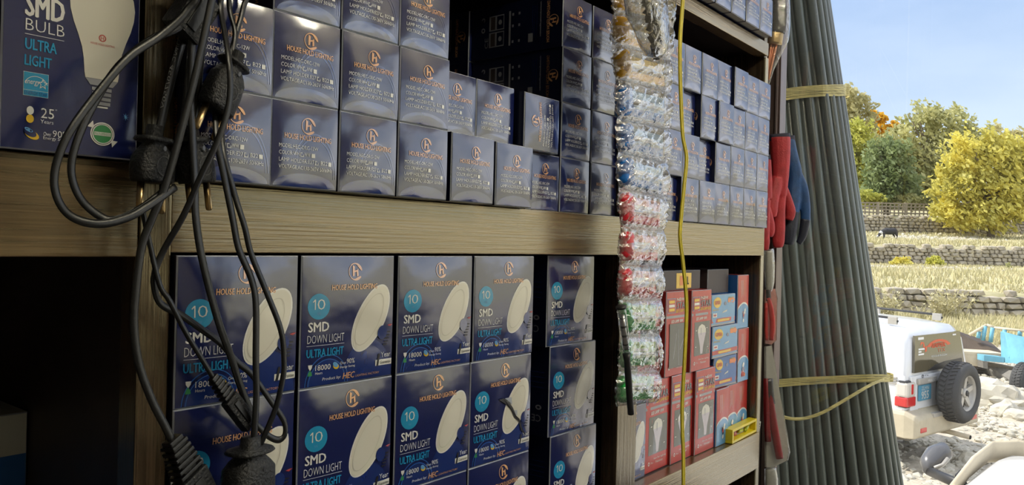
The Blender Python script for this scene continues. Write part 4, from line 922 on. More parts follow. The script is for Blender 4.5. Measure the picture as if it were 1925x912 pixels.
for k in range(11):   # back of the bundle, nested between the front ones
    T = (axis_pts[k+2][0]+axis_pts[k+3][0])/2+FW*.034; B = (axis_pts[k+2][1]+axis_pts[k+3][1])/2+FW*.030; A, C = extend(T, B); mb = MB(); mb.tube([A, C], PR, M['pipe'], 12); o = mb.build('pipe'); recenter(o, C)
    tag(o, 'dark grey plastic pipe in the back of the leaning bundle', 'pipe', 'pipes at the back of the bundle')
def at_row(py, i, dep_off):
    T, B = axis_pts[i]; # point on pipe i whose image row is py
    lo, hi = -1.0, 2.0
    for _ in range(40):
        mid = (lo+hi)/2; P = T+(B-T)*mid; v = P-CAM; y = 456-F_PX*(v.dot(UP))/v.dot(FW)
        if y < py: lo = mid
        else: hi = mid
    P = T+(B-T)*((lo+hi)/2); q = max(0, (i-10)/4.0); off = -(P-CAM).normalized()*(1-.75*q)+RT0*.95*q; return P + off.normalized()*dep_off
def strap(name, label, rows, w, seed):
    n = len(axis_pts); pts = []
    for i in range(n):
        if i < 11 and i % 2: continue
        pts.append(at_row(rows(i/(n-1)), i, PR+.007))
    n = len(pts)
    # round the back
    last = pts[-1]; R_ = RT0
    back = [pts[-1]+R_*.016+FW*.012, pts[-1]+R_*.012+FW*.05, pts[-4]+FW*.16, pts[5]+FW*.15, pts[0]+FW*.06-R_*.01]
    ring = bez(pts, 3)+bez([pts[-1]]+back+[pts[0]], 4)[1:]
    mb = MB(); t = .0012; vs = []; fs = []; m = len(ring)
    for k in range(9):
        z0 = w*(k/9-.5); z1 = w*((k+.93)/9-.5); off = .0016*noise.noise(Vector((k*1.3, seed, 0)))
        o0 = len(vs); 
        for j, p in enumerate(ring):
            wob = .0013*noise.noise(Vector((j*.13, k*.8, seed)))
            q = p - (p-CAM).normalized()*(.0006*(k % 3)+off)
            vs += [q+Vector((0,0,z0+wob)), q+Vector((0,0,z1+wob*.9))]
        for j in range(m-1): fs.append((o0+2*j, o0+2*j+2, o0+2*j+3, o0+2*j+1))
    mb.add(vs, fs, M['strap']); o = mb.build(name, None, False); recenter(o, pts[n//2]); tag(o, label, 'strap', 'straps round the pipes'); return o
strap('strap', 'yellow plastic strap round the upper part of the pipe bundle', lambda t: 190-18*math.sin(min(1, t*1.25)*PI*.5)-3*t, .036, 1.0)
s2 = strap('strap', 'yellow plastic strap round the lower part of the pipe bundle, with sagging tail', lambda t: 722-11*math.sin(t*PI*.55), .023, 2.0)
tail = [(1457,776,2.19),(1473,784,2.20),(1495,788,2.205),(1520,785,2.21),(1548,775,2.21),(1580,757,2.215),(1612,738,2.225),(1640,722,2.255),(1662,714,2.31)]
mb = MB(); mb.tube(bez([Dp(x, y, z) for x, y, z in tail], 5), 0, M['strap'], 8, flat=(.0048,.0012), hint=-FW); o = mb.build('loose_tail'); o.parent = s2; o.location = o.location - s2.location
# ---------------------------------------------------------------- outside: yard, terraces, walls, trees
def interp_list(x, pts):
    if x <= pts[0][0]: return pts[0][1]
    for (a, b), (c, d) in zip(pts, pts[1:]):
        if x <= c: return b+(d-b)*(x-a)/(c-a)
    return pts[-1][1]
PROF = [(-100,-.19), (15,-.19), (24,-.15), (33,-.3), (36,-.35), (36.4,.78), (44,1.25), (70,1.35), (72,1.4), (72.5,3.2), (80,3.7), (90,4.05), (99,5.0), (100,5.1), (100.5,7.2), (104,7.3), (135,10.5), (200,14)]
def zg(u, v):
    z = interp_list(v, PROF)
    z += max(0, u-62)*.085*(1 if v < 60 else .4) + max(0, -v-30)*.05
    return z + .12*noise.noise(Vector((u*.12, v*.12, 0)))*(0 if v < 14 else 1)
def grid(name, us, vs_, m, jitz, lift=0.0):
    mb = MB(); V = []; nu = len(us)
    for v in vs_:
        for u in us:
            z = zg(u, v)+jitz*noise.noise(Vector((u*1.9, v*1.9, 3.3)))+lift
            V.append(UV(u, v, z))
    Fs = [(j*nu+i, j*nu+i+1, (j+1)*nu+i+1, (j+1)*nu+i) for j in range(len(vs_)-1) for i in range(nu-1)]
    mb.add(V, Fs, m, True); return struct(mb.build(name))
def fr(a, b, st):
    o = []; x = a
    while x < b-1e-6: o.append(x); x += st
    return o+[b]
yard = grid('trim_4', fr(-30, 2.0, 4)+fr(2.25, 18, .35)+fr(19, 34, 3), fr(-24, 0, 6)+fr(2.4, 24, .35), M['gravel'], .06); yard.name = 'ground_yard'
field = grid('trim_6', [34, 40, 46, 54]+fr(62, 260, 9), fr(-120, -24, 8)+fr(-18, 24, 6), M['dry_grass'], .2); field.name = 'ground_field'
field2 = grid('trim_7', fr(-30, 34, 8), fr(-120, -24, 8), M['dry_grass'], .2); field2.name = 'ground_slope'
hill = grid('trim_5', fr(-30, 8, 4)+fr(9, 80, 1.0)+fr(85, 260, 10), fr(24, 35.5, .7)+[36,36.4]+fr(37.5, 71.5, 1.2)+[72,72.5]+fr(73.5, 99.5, 1.2)+[100,100.5]+fr(104, 200, 8), M['dry_grass'], .16); hill.name = 'ground_terraces'
random.seed(3)
def stone_wall(name, label, u0, u1, v, zb, zt, sw, sh, dv=.5, cur=0.0, ragged=.3):
    mb = MB(); z = 0; row = 0
    nrow = max(2, int(round((zt-zb)/sh)))
    for r in range(nrow):
        u = u0 + (r % 2)*sw*.5
        while u < u1:
            w_ = sw*random.uniform(.55,1.5); h_ = sh*random.uniform(.85,1.25)
            if r == nrow-1 and random.random() < ragged: u += w_; continue
            bm = bmesh.new(); bmesh.ops.create_icosphere(bm, subdivisions=1, radius=1)
            uc = u+w_/2; vc = v+cur*math.sin(uc*.11)+random.uniform(-.12,.12); zc_ = zb+(r+.5)*(zt-zb)/nrow + interp_list(uc, [(0,0),(100,0)])
            a = random.uniform(-.3,.3)
            vs = []
            for q in bm.verts:
                p = q.co; e = .55; x, y, zz = [math.copysign(abs(k)**e, k) for k in p]
                x *= w_*.53; y *= dv*.5; zz *= h_*.58
                x, zz = x*math.cos(a)-zz*math.sin(a)*.5, zz*math.cos(a)+x*math.sin(a)*.3
                vs.append(UV(uc+x, vc+y, zc_+zz))
            mb.add(vs, [[q.index for q in f.verts] for f in bm.faces], M['stone']); bm.free()
            u += w_*.98
    o = mb.build(name); recenter(o, UV((u0+u1)/2, v, zb)); return tag(o, label, 'wall')
stone_wall('stone_wall', 'low rubble stone wall just behind the parked off-road car', 3, 25.5, 36, -.55, .92, .55, .28, .7, .3)
stone_wall('stone_wall', 'far right end of the low rubble wall, stepped lower beside the pale rocks', 24.5, 40, 33.8, -.5, .40, .6, .3, .7, .2)
stone_wall('stone_wall', 'middle stone terrace wall below the grazing cow', 12, 53, 72, 1.2, 3.35, .62, .36, .8, .5, .45)
stone_wall('stone_wall', 'darker stone terrace wall at the right, under the yellow tree', 51, 75, 75, 1.3, 5.2, .65, .38, .8, .4)
stone_wall('stone_wall', 'upper stone terrace wall under the pierced block fence', 20, 80, 100, 4.9, 7.35, .7, .40, .9, .3)
# pierced block fence
mb = MB(); v = 101.2
for u in fr(22, 62, .55):
    mb.add([UV(u+a, v+b, z) for z in (7.2, 9.0) for a, b in ((0,0),(.10,0),(.10,.2),(0,.2))], [(0,1,5,4),(1,2,6,5),(2,3,7,6),(3,0,4,7),(4,5,6,7),(3,2,1,0)], M['lattice'])
for z in (7.2, 7.62, 8.04, 8.46, 8.88): mb.add([UV(a, v+b, zz) for zz in (z, z+.16) for a, b in ((22,0),(62.2,0),(62.2,.2),(22,.2))], [(0,1,5,4),(1,2,6,5),(2,3,7,6),(3,0,4,7),(4,5,6,7),(3,2,1,0)], M['lattice'])
for u in fr(22, 62.2, 3.7): mb.add([UV(u+a, v+b, zz) for zz in (7.1, 9.1) for a, b in ((-.15,-.06),(.15,-.06),(.15,.26),(-.15,.26))], [(0,1,5,4),(1,2,6,5),(2,3,7,6),(3,0,4,7),(4,5,6,7),(3,2,1,0)], M['lattice'])
o = mb.build('pierced_fence'); recenter(o, UV(51, v, 7.1)); tag(o, 'pierced block fence on top of the upper wall, under the trees', 'fence')
def rock(u, v, r, m, sc_=(1,1,.7), sd=0, lift=.3):
    mb = MB(); mb.ico((0,0,0), r, M[m], 3, sc_, .55, sd, False); o = mb.build('rock'); o.location = UV(u, v, zg(u, v)+r*sc_[2]*lift); o.rotation_euler = (0,0,sd*1.3); return o
def rock_px(px, py, Z, r, label, m='stone_pale', sc_=(1,1,.7), sd=0):
    P = Dp(px, py, Z); d = P-CAM; return tag(rock(d.dot(RT0), d.dot(FW), r, m, sc_, sd), label, 'rock', 'loose rocks')
for i, a in enumerate([(1872,735,14.2,.42,'pale flat-sided boulder right behind the spare tyre',(1.1,.8,.75)), (1912,748,14.0,.38,'broad pale boulder in front of the truck wheel',(1.4,.9,.5)), (1845,722,15.2,.5,'striped pale rock slab under the truck bed',(1.3,.8,.6)), (1890,748,13.4,.22,'smaller grey boulder between the two broad ones',(1,1,.8)),
      (1824,827,10.2,.13,'single pale rock on the gravel right of the exhaust pipe',(.8,1,1)), (1915,776,13,.2,'small rock on the gravel at the right edge',(1.2,.9,.6))]):
    rock_px(a[0], a[1], a[2], a[3], a[4], 'stone_pale', a[5], i+1)
random.seed(21)
k = 0
for i in range(16):
    u = 25.0+i*.52+jit(.2); v = 31.6+jit(.5)-.12*i; r = random.uniform(.16,.34)
    tag(rock(u, v, r, 'stone_pale', (1.1,1,.8), i+20), 'pale rock in the heap at the end of the low stone wall', 'rock', 'heap of pale rocks by the low wall')
for i in range(14):
    u = 18+i*.6+jit(.2); tag(rock(u, 25.5+jit(.8), random.uniform(.18,.4), 'stone_pale', (1.1,1,.8), i+50), 'rock in the row behind the truck bed', 'rock', 'rocks behind the truck')
def stuff_rocks(name, label, spots, m):
    mb = MB()
    for (u, v, r) in spots:
        mb.ico(UV(u, v, zg(u, v)+r*.2), r, M[m], 1, (1,1,.7), .5, random.randint(0, 99), False)
    o = mb.build(name); return tag(o, label, 'stones', kind='stuff')
stuff_rocks('rubble', 'white rubble spilled along the terrace under the yellow tree', [(random.uniform(44,57), random.gauss(90,2.2), random.uniform(.12,.4)) for _ in range(420)], 'stone_pale')
stuff_rocks('rubble', 'white stones scattered on the grass below the middle wall', [(random.choice([random.gauss(27.5,1.5), random.gauss(33.5,2.2), random.gauss(42,2)]), random.gauss(60,1.6), random.uniform(.10,.25)) for _ in range(420)], 'stone_pale')
stuff_rocks('gravel', 'loose grey gravel stones over the yard', [(lambda v: (v*random.uniform(.42,.72), v, random.choice([.015,.02,.03,.045,.07])))(random.uniform(7,22)) for _ in range(5200)], 'stone_pale')
# dry grass
def grass(name, label, n, rng, hgt, wd, m='grass'):
    mb = MB()
    vs = []; fs = []
    for i in range(n):
        u, v = rng(); z = zg(u, v); h = hgt*random.uniform(.5,1.3); a = random.uniform(0, PI); l = h*.45
        dx, dy = math.cos(a)*wd, math.sin(a)*wd; b = len(vs); lx, ly = jit(l), jit(l)
        vs += [UV(u-dx, v-dy, z-.03), UV(u+dx, v+dy, z-.03), UV(u+lx, v+ly, z+h)]; fs.append((b, b+1, b+2))
    mb.add(vs, fs, M[m]); o = mb.build(name, None, False); return tag(o, label, 'grass', kind='stuff')
grass('dry_grass', 'dry yellow grass in front of the low stone wall', 11000, lambda: (lambda v: (v*random.uniform(.32,.70), v))(random.uniform(23,35)), .28, .03)
grass('dry_grass', 'dry yellow grass on the terrace below the middle wall', 11000, lambda: (lambda v: (v*random.uniform(.32,.72), v))(random.uniform(37,71)), .30, .06)
grass('dry_grass', 'dry yellow grass on the terrace where the cow grazes', 10000, lambda: (lambda v: (v*random.uniform(.32,.72), v))(random.uniform(73,99)), .35, .09)
def weed(px, py, Z, h, n, sd):
    random.seed(sd); P = Dp(px, py, Z); d = P-CAM; u0, v0 = d.dot(RT0), d.dot(FW); z0 = zg(u0, v0); mb = MB()
    for i in range(n):
        a = random.uniform(0, 2*PI); l = random.uniform(.15,.55)*h; top = UV(u0+math.cos(a)*l*1.3, v0+math.sin(a)*l, z0+h*random.uniform(.5,1)); b = UV(u0+jit(.25*h), v0+jit(.2*h), z0-.05)
        mb.tube([b, b*.5+top*.5+Vector((0,0,.1*h)), top], .012, M['grass'], 4, rad=[1,.8,.3])
        for k in range(5):
            q = b+(top-b)*random.uniform(.45,1); s_ = .05*h; mb.add([q, q+Vector((jit(s_),jit(s_),s_)), q+Vector((jit(s_*2),jit(s_*2),jit(s_)))], [(0,1,2)], M['grass'])
    o = mb.build('dry_weed', None, False); recenter(o, UV(u0, v0, z0)); return o
for i, (px, py, h, n, lb) in enumerate(((1665,600,1.4,60,'tall dry weed clump beside the pipes, before the low wall'), (1735,598,.7,30,'small dry weed before the low wall'), (1775,600,1.3,70,'wide dry weed clump left of the pale rocks'), (1790,598,1.7,30,'tallest thin dry weed before the low wall'), (1640,590,1.1,40,'dry weed clump half hidden by the pipes'))):
    tag(weed(px, py, 33, h, n, i), lb, 'weed', 'dry weeds before the low wall')
# trees and bushes
def foliage(c, ells, n, size, m, sd, name='foliage'):
    random.seed(sd); mb = MB(); vs = []; fs = []
    wts = [e[3]*e[4]*e[5] for e in ells]; tot = sum(wts)
    for e, w_ in zip(ells, wts):
        clumps = []
        nn = int(n*w_/tot)
        for k in range(max(8, nn//22)):
            d = Vector((random.gauss(0,1), random.gauss(0,1), random.gauss(0,1))).normalized()*random.uniform(.45,1.0)
            clumps.append(d)
        for i in range(nn):
            cl = random.choice(clumps); q = cl + Vector((random.gauss(0,.12), random.gauss(0,.12), random.gauss(0,.12)))
            p = UV(c[0]+e[0]+q.x*e[3], c[1]+e[1]+q.y*e[4], c[2]+e[2]+q.z*e[5])
            a = Vector((random.gauss(0,1), random.gauss(0,1), random.gauss(0,1))).normalized(); b = a.orthogonal().normalized(); s_ = size*random.uniform(.6,1.4); t = a.cross(b)
            b0 = len(vs); vs += [p-b*s_, p-t*s_*.5, p+b*s_, p+t*s_*.5]; fs.append((b0, b0+1, b0+2, b0+3))
    mb.add(vs, fs, M[m]); return mb.build(name, None, False)
def tree(label, u, v, ells, n, size, m, trunk, sd, cat='tree', group='trees on the hillside', name='tree'):
    z = zg(u, v); t = empty(name, UV(u, v, z)); tag(t, label, cat, group)
    f = foliage((u, v, z), ells, n, size, m, sd); adopt(t, f)
    if trunk:
        random.seed(sd); mb = MB(); r, h = trunk; P0 = UV(u, v, z-.2); P1 = UV(u+jit(.3), v, z+h)
        mb.tube([P0, P0*.5+P1*.5+Vector((jit(.2),jit(.2),0)), P1], r, M['bark'], 10, rad=[1.2,.9,.7])
        for e in ells:
            for k in range(3):
                q = UV(u+e[0]+jit(e[3]*.6), v+e[1]+jit(e[4]*.5), z+e[2]+jit(e[5]*.5)); mid = P1*.5+q*.5+Vector((jit(.5),jit(.5),.4)); mb.tube([P1-Vector((0,0,h*.15)), mid, q], r*.45, M['bark'], 6, rad=[1,.6,.2])
        adopt(t, mb.build('trunk'))
    return t
def ez(px, py, Z): d = Dp(px, py, Z)-CAM; return d.dot(RT0), d.dot(FW), d.z+CAM.z
def T(label, base, Z, blobs, n, size, m, trunk, sd, **kw):
    u, v, _ = ez(base[0], base[1], Z); z0 = zg(u, v); el = []
    for (px, py, rx, ry) in blobs:
        bu, bv, bz = ez(px, py, Z); el.append((bu-u, 0, bz-z0, rx*Z/F_PX, rx*Z/F_PX*.8, ry*Z/F_PX))
    return tree(label, u, v, el, n, size, m, trunk, sd, **kw)
T('big olive-green tree standing behind the others, highest in the middle', (1760,400), 128, [(1735,222,46,36), (1790,238,50,42), (1690,285,55,50), (1765,300,75,60), (1835,280,42,48), (1720,350,70,50), (1650,300,55,55), (1640,360,60,40)], 15000, .42, 'leaf_olive', (.5,7), 1)
T('tall pale sparse tree just right of the pipes', (1605,400), 135, [(1597,198,36,36), (1615,225,36,44), (1595,270,45,50)], 3800, .42, 'leaf_pale', (.4,8), 2)
T('small bright orange-yellow tree top between the pale and olive trees', (1652,400), 140, [(1645,225,18,18), (1657,222,15,15), (1650,242,24,18), (1680,236,16,11)], 1900, .42, 'leaf_orange', (.3,10), 3)
T('dark green tree with forked trunk, before the olive tree', (1666,402), 106, [(1668,292,46,32), (1675,340,52,38), (1655,365,40,24), (1700,360,34,26)], 7500, .34, 'leaf_dark', (.35,4), 4)
T('yellow-green tree at left, beside the pipes', (1612,395), 116, [(1612,270,40,44), (1600,320,48,42), (1640,310,40,38), (1590,250,34,44), (1615,352,40,26)], 7000, .36, 'leaf_lime', (.3,5), 5)
T('big yellow autumn tree on the right, in front of the others', (1862,446), 95, [(1835,290,62,50), (1890,300,62,55), (1800,345,52,48), (1870,355,75,55), (1920,350,50,60), (1800,395,55,35), (1860,405,80,32), (1930,280,40,30)], 15000, .33, 'leaf_yellow', (.4,4.5), 6)
T('tall pale yellow tree behind the right side of the yellow tree', (1905,400), 125, [(1885,255,28,24), (1905,265,36,28), (1925,290,50,40), (1960,280,50,50)], 3200, .38, 'leaf_pale', (.4,8), 7)
T('low lime-green shrub at the foot of the dark green tree', (1628,388), 103, [(1625,370,30,14), (1645,375,20,11)], 1500, .26, 'leaf_lime', None, 8, cat='shrub', name='shrub')
T('low olive shrub before the pierced fence, right of the dark tree', (1720,392), 104, [(1720,378,38,16), (1760,385,30,14)], 1800, .28, 'leaf_olive', None, 9, cat='shrub', name='shrub')
for i, (px, py, rx, ry, m, lb) in enumerate(((1693,498,20,15,'leaf_yellow','round yellow bush below the middle wall, nearest the pipes'), (1758,498,19,15,'leaf_lime','pointed lime bush below the middle wall'), (1815,512,8,8,'leaf_yellow','tiny yellow bush on the grass right of the lime bush'), (1896,505,8,10,'leaf_olive','small olive bush before the darker wall at right'))):
    T(lb, (px, py+ry), 66, [(px, py, rx, ry), (px, py-ry*.6, rx*.5, ry*.6)], 1500 if rx > 10 else 300, .13, m, None, 30+i, cat='bush', group='bushes below the middle wall', name='bush')
# far hills all round, seen mostly as reflections
mb = MB(); V = []; n = 72
for j, (rr, hh) in enumerate(((230,3), (330,15), (520,24))):
    for k in range(n):
        a = 2*PI*k/n; h = hh*(.8+.5*noise.noise(Vector((math.cos(a)*2.2, math.sin(a)*2.2, j))))*(.35 if -.2 < ((a-R(38)+PI) % (2*PI))-PI < .25 else 1)
        V.append(Vector((math.cos(a)*rr, math.sin(a)*rr, h if j else -6)))
Fs = [(j*n+k, j*n+(k+1) % n, (j+1)*n+(k+1) % n, (j+1)*n+k) for j in range(2) for k in range(n)]
mb.add(V, Fs, M['far_hill'], True); struct(mb.build('far_hills'))
# cow
cu, cv, cz = ez(1669, 455, 88); cz = zg(cu, cv); t = empty('cow', UV(cu, cv, cz)); tag(t, 'black cow with white face grazing on the terrace, head down at left', 'cow')
mb = MB(); K = M['cow_black']; q = lambda a, b, z: UV(cu+a, cv+b, cz+z)
mb.tube([q(.98,0,1.0), q(.75,0,1.03), q(.2,0,.98), q(-.35,0,1.0), q(-.62,0,1.0)], .36, K, 14, rad=[.6,.95,1.08,1,.6]); mb.tube([q(-.5,0,1.02), q(-.85,0,.80), q(-1.05,0,.5)], .20, K, 12, rad=[1.2,.9,.7]); mb.tube([q(-.98,0,.58), q(-1.12,0,.36), q(-1.2,0,.14)], .15, K, 12, rad=[.9,1,.62])
for (a, b, hind) in ((.72,.17,1), (.86,-.17,1), (-.4,.16,0), (-.5,-.16,0)):
    if hind: mb.tube([q(a,b,.9), q(a-.02,b,.62), q(a+.12,b,.42), q(a+.05,b,.05), q(a+.02,b,0)], .13, K, 10, rad=[1.4,.95,.55,.45,.55])
    else: mb.tube([q(a,b,.85), q(a,b,.5), q(a+.01,b,.4), q(a,b,.05), q(a-.03,b,0)], .12, K, 10, rad=[1.2,.65,.6,.45,.55])
mb.tube([q(1.0,0,1.08), q(1.12,0,.9), q(1.1,0,.45)], .035, K, 8, rad=[1.2,.9,1.3])
for s_ in (1, -1): mb.tube([q(-.98,.1*s_,.62), q(-.95,.28*s_,.62)], .06, K, 8, rad=[1,.5])
o = mb.build('cow_body'); remesh(o, .035, 4); adopt(t, o)
mb = MB(); mb.ico(q(-1.12,0,.36), .155, M['cow_white'], 2, (.9,1.05,1.25)); mb.tube([q(-.72,0,.9), q(-.9,0,.70)], .215, M['cow_white'], 12, rad=[1.02,.98]); o = mb.build('white_patch'); o['label'] = 'white patch on the face and neck'; adopt(t, o)
# ---------------------------------------------------------------- vehicles
def loft(mb, secs, m, smooth=True, caps=True):
    n = len(secs[0]); vs = [p for s_ in secs for p in s_]; fs = []
    for j in range(len(secs)-1):
        for i in range(n): fs.append((j*n+i, j*n+(i+1) % n, (j+1)*n+(i+1) % n, (j+1)*n+i))
    if caps: fs += [tuple(range(n-1,-1,-1)), tuple((len(secs)-1)*n+i for i in range(n))]
    mb.add(vs, fs, m, smooth)
def bevel_obj(o, w, seg=3):
    md = o.modifiers.new('b', 'BEVEL'); md.width = w; md.segments = seg; md.limit_method = 'ANGLE'; md.angle_limit = R(28); md.harden_normals = False
    return o
def wheel_parts(parent, mtx, r, w_, rim_m, spokes=5, name='wheel'):
    # axis along local z, outer face at +z
    mb = MB(); mb.lathe([(r*.60,-w_/2), (r*.86,-w_/2), (r*.96,-w_*.42), (r,-w_*.26), (r,w_*.26), (r*.96,w_*.42), (r*.86,w_/2), (r*.60,w_*.46), (r*.58,w_*.1)], M['tyre'], 48, mtx)
    for k in range(40):
        a = 2*PI*k/40
        for s_ in (-1, 1):
            m2 = mtx @ Matrix.Rotation(a+s_*.04, 4, 'Z') @ Matrix.Translation((r*1.004,0,s_*w_*.17)) @ Matrix.Rotation(.35*s_, 4, 'X'); mb.box((-.008,-r*.045,-w_*.13), (.010,r*.045,w_*.13), M['tyre'], 0, m2)
    t = mb.build(name, parent)
    rb = MB(); rb.lathe([(r*.585,-w_*.3), (r*.62,w_*.40), (r*.585,w_*.44), (r*.55,w_*.32), (r*.50,w_*.12), (r*.02,w_*.10)], rim_m, 40, mtx)
    for k in range(spokes):
        m2 = mtx @ Matrix.Rotation(2*PI*k/spokes+.3, 4, 'Z')
        rb.prism([m2 @ Vector(p) for p in ((r*.10,-r*.10,w_*.26), (r*.56,-r*.075,w_*.34), (r*.56,r*.075,w_*.34), (r*.10,r*.10,w_*.26))], (m2.to_3x3() @ Vector((0,0,-w_*.14))), rim_m)
    rb.lathe([(r*.17,w_*.1), (r*.17,w_*.30), (r*.12,w_*.36), (r*.02,w_*.37)], rim_m, 20, mtx)
    ro = rb.build('wheel_rim', t)
    cb = MB(); cb.lathe([(r*.10,w_*.36), (r*.09,w_*.40), (r*.01,w_*.41)], M['trim_black'], 14, mtx)
    for k in range(spokes): 
        m2 = mtx @ Matrix.Rotation(2*PI*k/spokes+.3+PI/spokes, 4, 'Z'); cb.prism([m2 @ Vector(p) for p in ((r*.22,-r*.05,w_*.125), (r*.50,-r*.15,w_*.16), (r*.50,r*.15,w_*.16), (r*.22,r*.05,w_*.125))], (m2.to_3x3() @ Vector((0,0,.004))), M['trim_black'])
    cb.build('rim_openings', t)
    return t
# --- white jeep: local x to its right, y forward, z up; origin at rear left bumper corner on the ground
ang = 70
c0 = Dp(1702, 790, 9.7) - CAM; ou, ov = c0.dot(RT0), c0.dot(FW)
ruv = Vector((.80,.60)); ruv.normalize(); fuv = Vector((-ruv.y, ruv.x))
def frame(ou, ov, ruv, fuv, z=0.0):
    O = UV(ou, ov, z); X = UV(ou+ruv.x, ov+ruv.y, z)-O; Y = UV(ou+fuv.x, ov+fuv.y, z)-O
    return Matrix(((X.x, Y.x, 0, O.x), (X.y, Y.y, 0, O.y), (X.z, Y.z, 1, O.z), (0,0,0,1)))
JM = frame(ou, ov, ruv, fuv, -.10)
jeep = empty('off_road_car'); jeep.matrix_world = JM; tag(jeep, 'white off-road car seen from behind with a spare wheel on its tailgate', 'car')
W = 1.76
def bodysec(y, zb, zbelt, zr, tw, ww=W):
    # outline from lower left round over the roof to lower right
    i = (W-ww)/2
    L = [(i+.06,zb), (i+.01,zb+.16), (i,zb+.40), (i+.015,zbelt), (i+tw*.75,zr-.14), (i+tw+.02,zr-.05), (i+tw+.16,zr), (W/2,zr+.025)]
    Rr = [(W-x, z) for x, z in L[::-1]][1:]
    return [(x, y, z) for x, z in L+Rr]
mb = MB()
loft(mb, [bodysec(.02,.50,1.13,1.22,.04), bodysec(.06,.46,1.15,1.58,.085), bodysec(.16,.46,1.15,1.715,.10), bodysec(.6,.46,1.15,1.76,.10), bodysec(1.6,.46,1.15,1.79,.10), bodysec(2.5,.46,1.14,1.79,.11), bodysec(2.75,.46,1.13,1.70,.13), bodysec(3.3,.46,1.12,1.2,.10), bodysec(3.45,.46,1.06,1.12,.08), bodysec(4.4,.48,.98,1.02,.08,1.70), bodysec(4.6,.52,.85,.9,.06,1.6)], M['car_white'])
b = mb.build('body', jeep)
# tailgate panel and pillars (rear face)
mb = MB(); mb.box((.10,-.012,.55), (W-.10,.03,1.125), M['car_white'], .012); 
for z in (.58, .63, .68): mb.box((.30,-.02,z), (W-.22,-.011,z+.022), M['bumper_tan'], .004)
mb.build('tailgate', jeep)
mb = MB()
rw = [(.17,.006,1.165), (W-.16,.006,1.165), (W-.25,.045,1.63), (.25,.045,1.63)]
mb.prism([Vector(p)-Vector((0,.022,0)) for p in rw], (0,.03,0), M['car_glass']); gl_ = mb.build('rear_window', jeep)
def rwp(u, v, L): # point on the rear window, u,v in 0..1
    a = Vector(rw[0]).lerp(Vector(rw[1]), u); c = Vector(rw[3]).lerp(Vector(rw[2]), u); return a.lerp(c, v)-Vector((0,.0225+.0008*L,0))
fb = MB(); fc = Face(fb, rwp); fc.disc(.50,.60,.26,.24,M['sticker_red'],1,hole=.72,rings=1,a0=R(15),a1=R(165))
fc.text('RAPPER', .34,.62,.30,.12,M['sticker_red'],2,bold=.03); fc.text('TTX', .46,.48,.16,.10,M['sticker_red'],2); fc.text('0313-818-2234', .33,.36,.32,.05,M['sticker_white'],2)
fc.poly([(.10,.72),(.16,.78),(.17,.66),(.22,.58),(.18,.80),(.12,.82)],M['sticker_red'],1); fc.poly([(.20,.66),(.25,.70),(.24,.55),(.20,.52)],M['sticker_red'],1)
for v, w_ in ((.60,.13), (.53,.06), (.46,.11)): fc.rect(.07,v,.07+w_,v+.045,M['sticker_white'],1)
fc.rect(.06,.88,.18,.95,M['sticker_white'],1); fc.rect(.82,.90,.90,.94,M['sticker_white'],1); fb.build('window_stickers', gl_)
# dark spoiler of the wiper and the sun shade seen through the glass
mb = MB(); mb.prism([rwp(.22,.0,1), rwp(.95,.0,1), rwp(.95,.22,1), rwp(.60,.20,1), rwp(.40,.14,1)], (0,-.003,0), M['trim_black']); mb.build('dark_shade', gl_)
for nm, pts in (('side_window', [(-.012,.55,1.20), (-.012,1.35,1.20), (.066,1.35,1.64), (.066,.72,1.64), (.05,.62,1.55)]), ('side_window', [(-.012,1.45,1.20), (-.012,2.3,1.20), (.066,2.15,1.64), (.066,1.45,1.64)])):
    mb = MB(); mb.prism([Vector(p)-Vector((.001,0,0)) for p in pts], (.03,0,0), M['car_glass']); mb.build(nm, jeep)
mb = MB()
for z in (1.02, 1.055, 1.09): mb.box((-.012,.12,z), (.02,.62,z+.018), M['car_silver'], .004)
mb.build('side_strips', jeep)
for nm, a, c, m in (('tail_light', (-.012,-.022,.86), (.215,.14,1.06), 'lamp_clear'), ('tail_light', (W-.215,-.022,.86), (W+.012,.14,1.06), 'lamp_clear')):
    mb = MB(); mb.box(a, c, M[m], .035); o = mb.build(nm, jeep); o['label'] = 'tail light with clear top and red bottom'
    mb = MB(); mb.box((a[0]-.003,a[1]-.003,.745), (c[0]+.003,c[1],.87), M['lamp_red'], .02); mb.box((a[0]+.10,a[1]-.004,.90), (a[0]+.16,a[1]+.02,1.03), M['lamp_red'], .01); mb.build('red_lens', o)
    mb = MB(); mb.box((a[0]+.006,a[1]+.008,.73), (c[0]-.006,c[1]-.03,1.078), M['trim_black'], .03); mb.build('lamp_surround', o)
# bumper
mb = MB(); T_ = M['bumper_tan']; 
sec = lambda y, x0, x1: [(x0,y,.36), (x0,y,.62), (x0+.02,y,.70), (x1-.02,y,.70), (x1,y,.62), (x1,y,.36)]
def bump(pts): loft(mb, pts, T_, False)
bl = lambda y, z0, z1, ins: [(-.03+ins,y,z0), (-.03+ins,y,z1-.05), (-.01+ins,y,z1), (W+.01-ins,y,z1), (W+.03-ins,y,z1-.05), (W+.03-ins,y,z0)]
bump([bl(-.15,.40,.60,.06), bl(-.12,.37,.65,.01), bl(.0,.36,.70,-.01), bl(.5,.38,.70,-.005)])
o = mb.build('bumper', jeep); bevel_obj(o, .03)
mb = MB(); mb.box((.42,-.165,.60), (W-.25,-.10,.655), M['car_silver'], .008); mb.build('bumper_step', o)
for x in (.08, W-.24): mb = MB(); mb.box((x,-.158,.44), (x+.16,-.13,.50), M['lamp_red'], .01); mb.build('reflector', o)
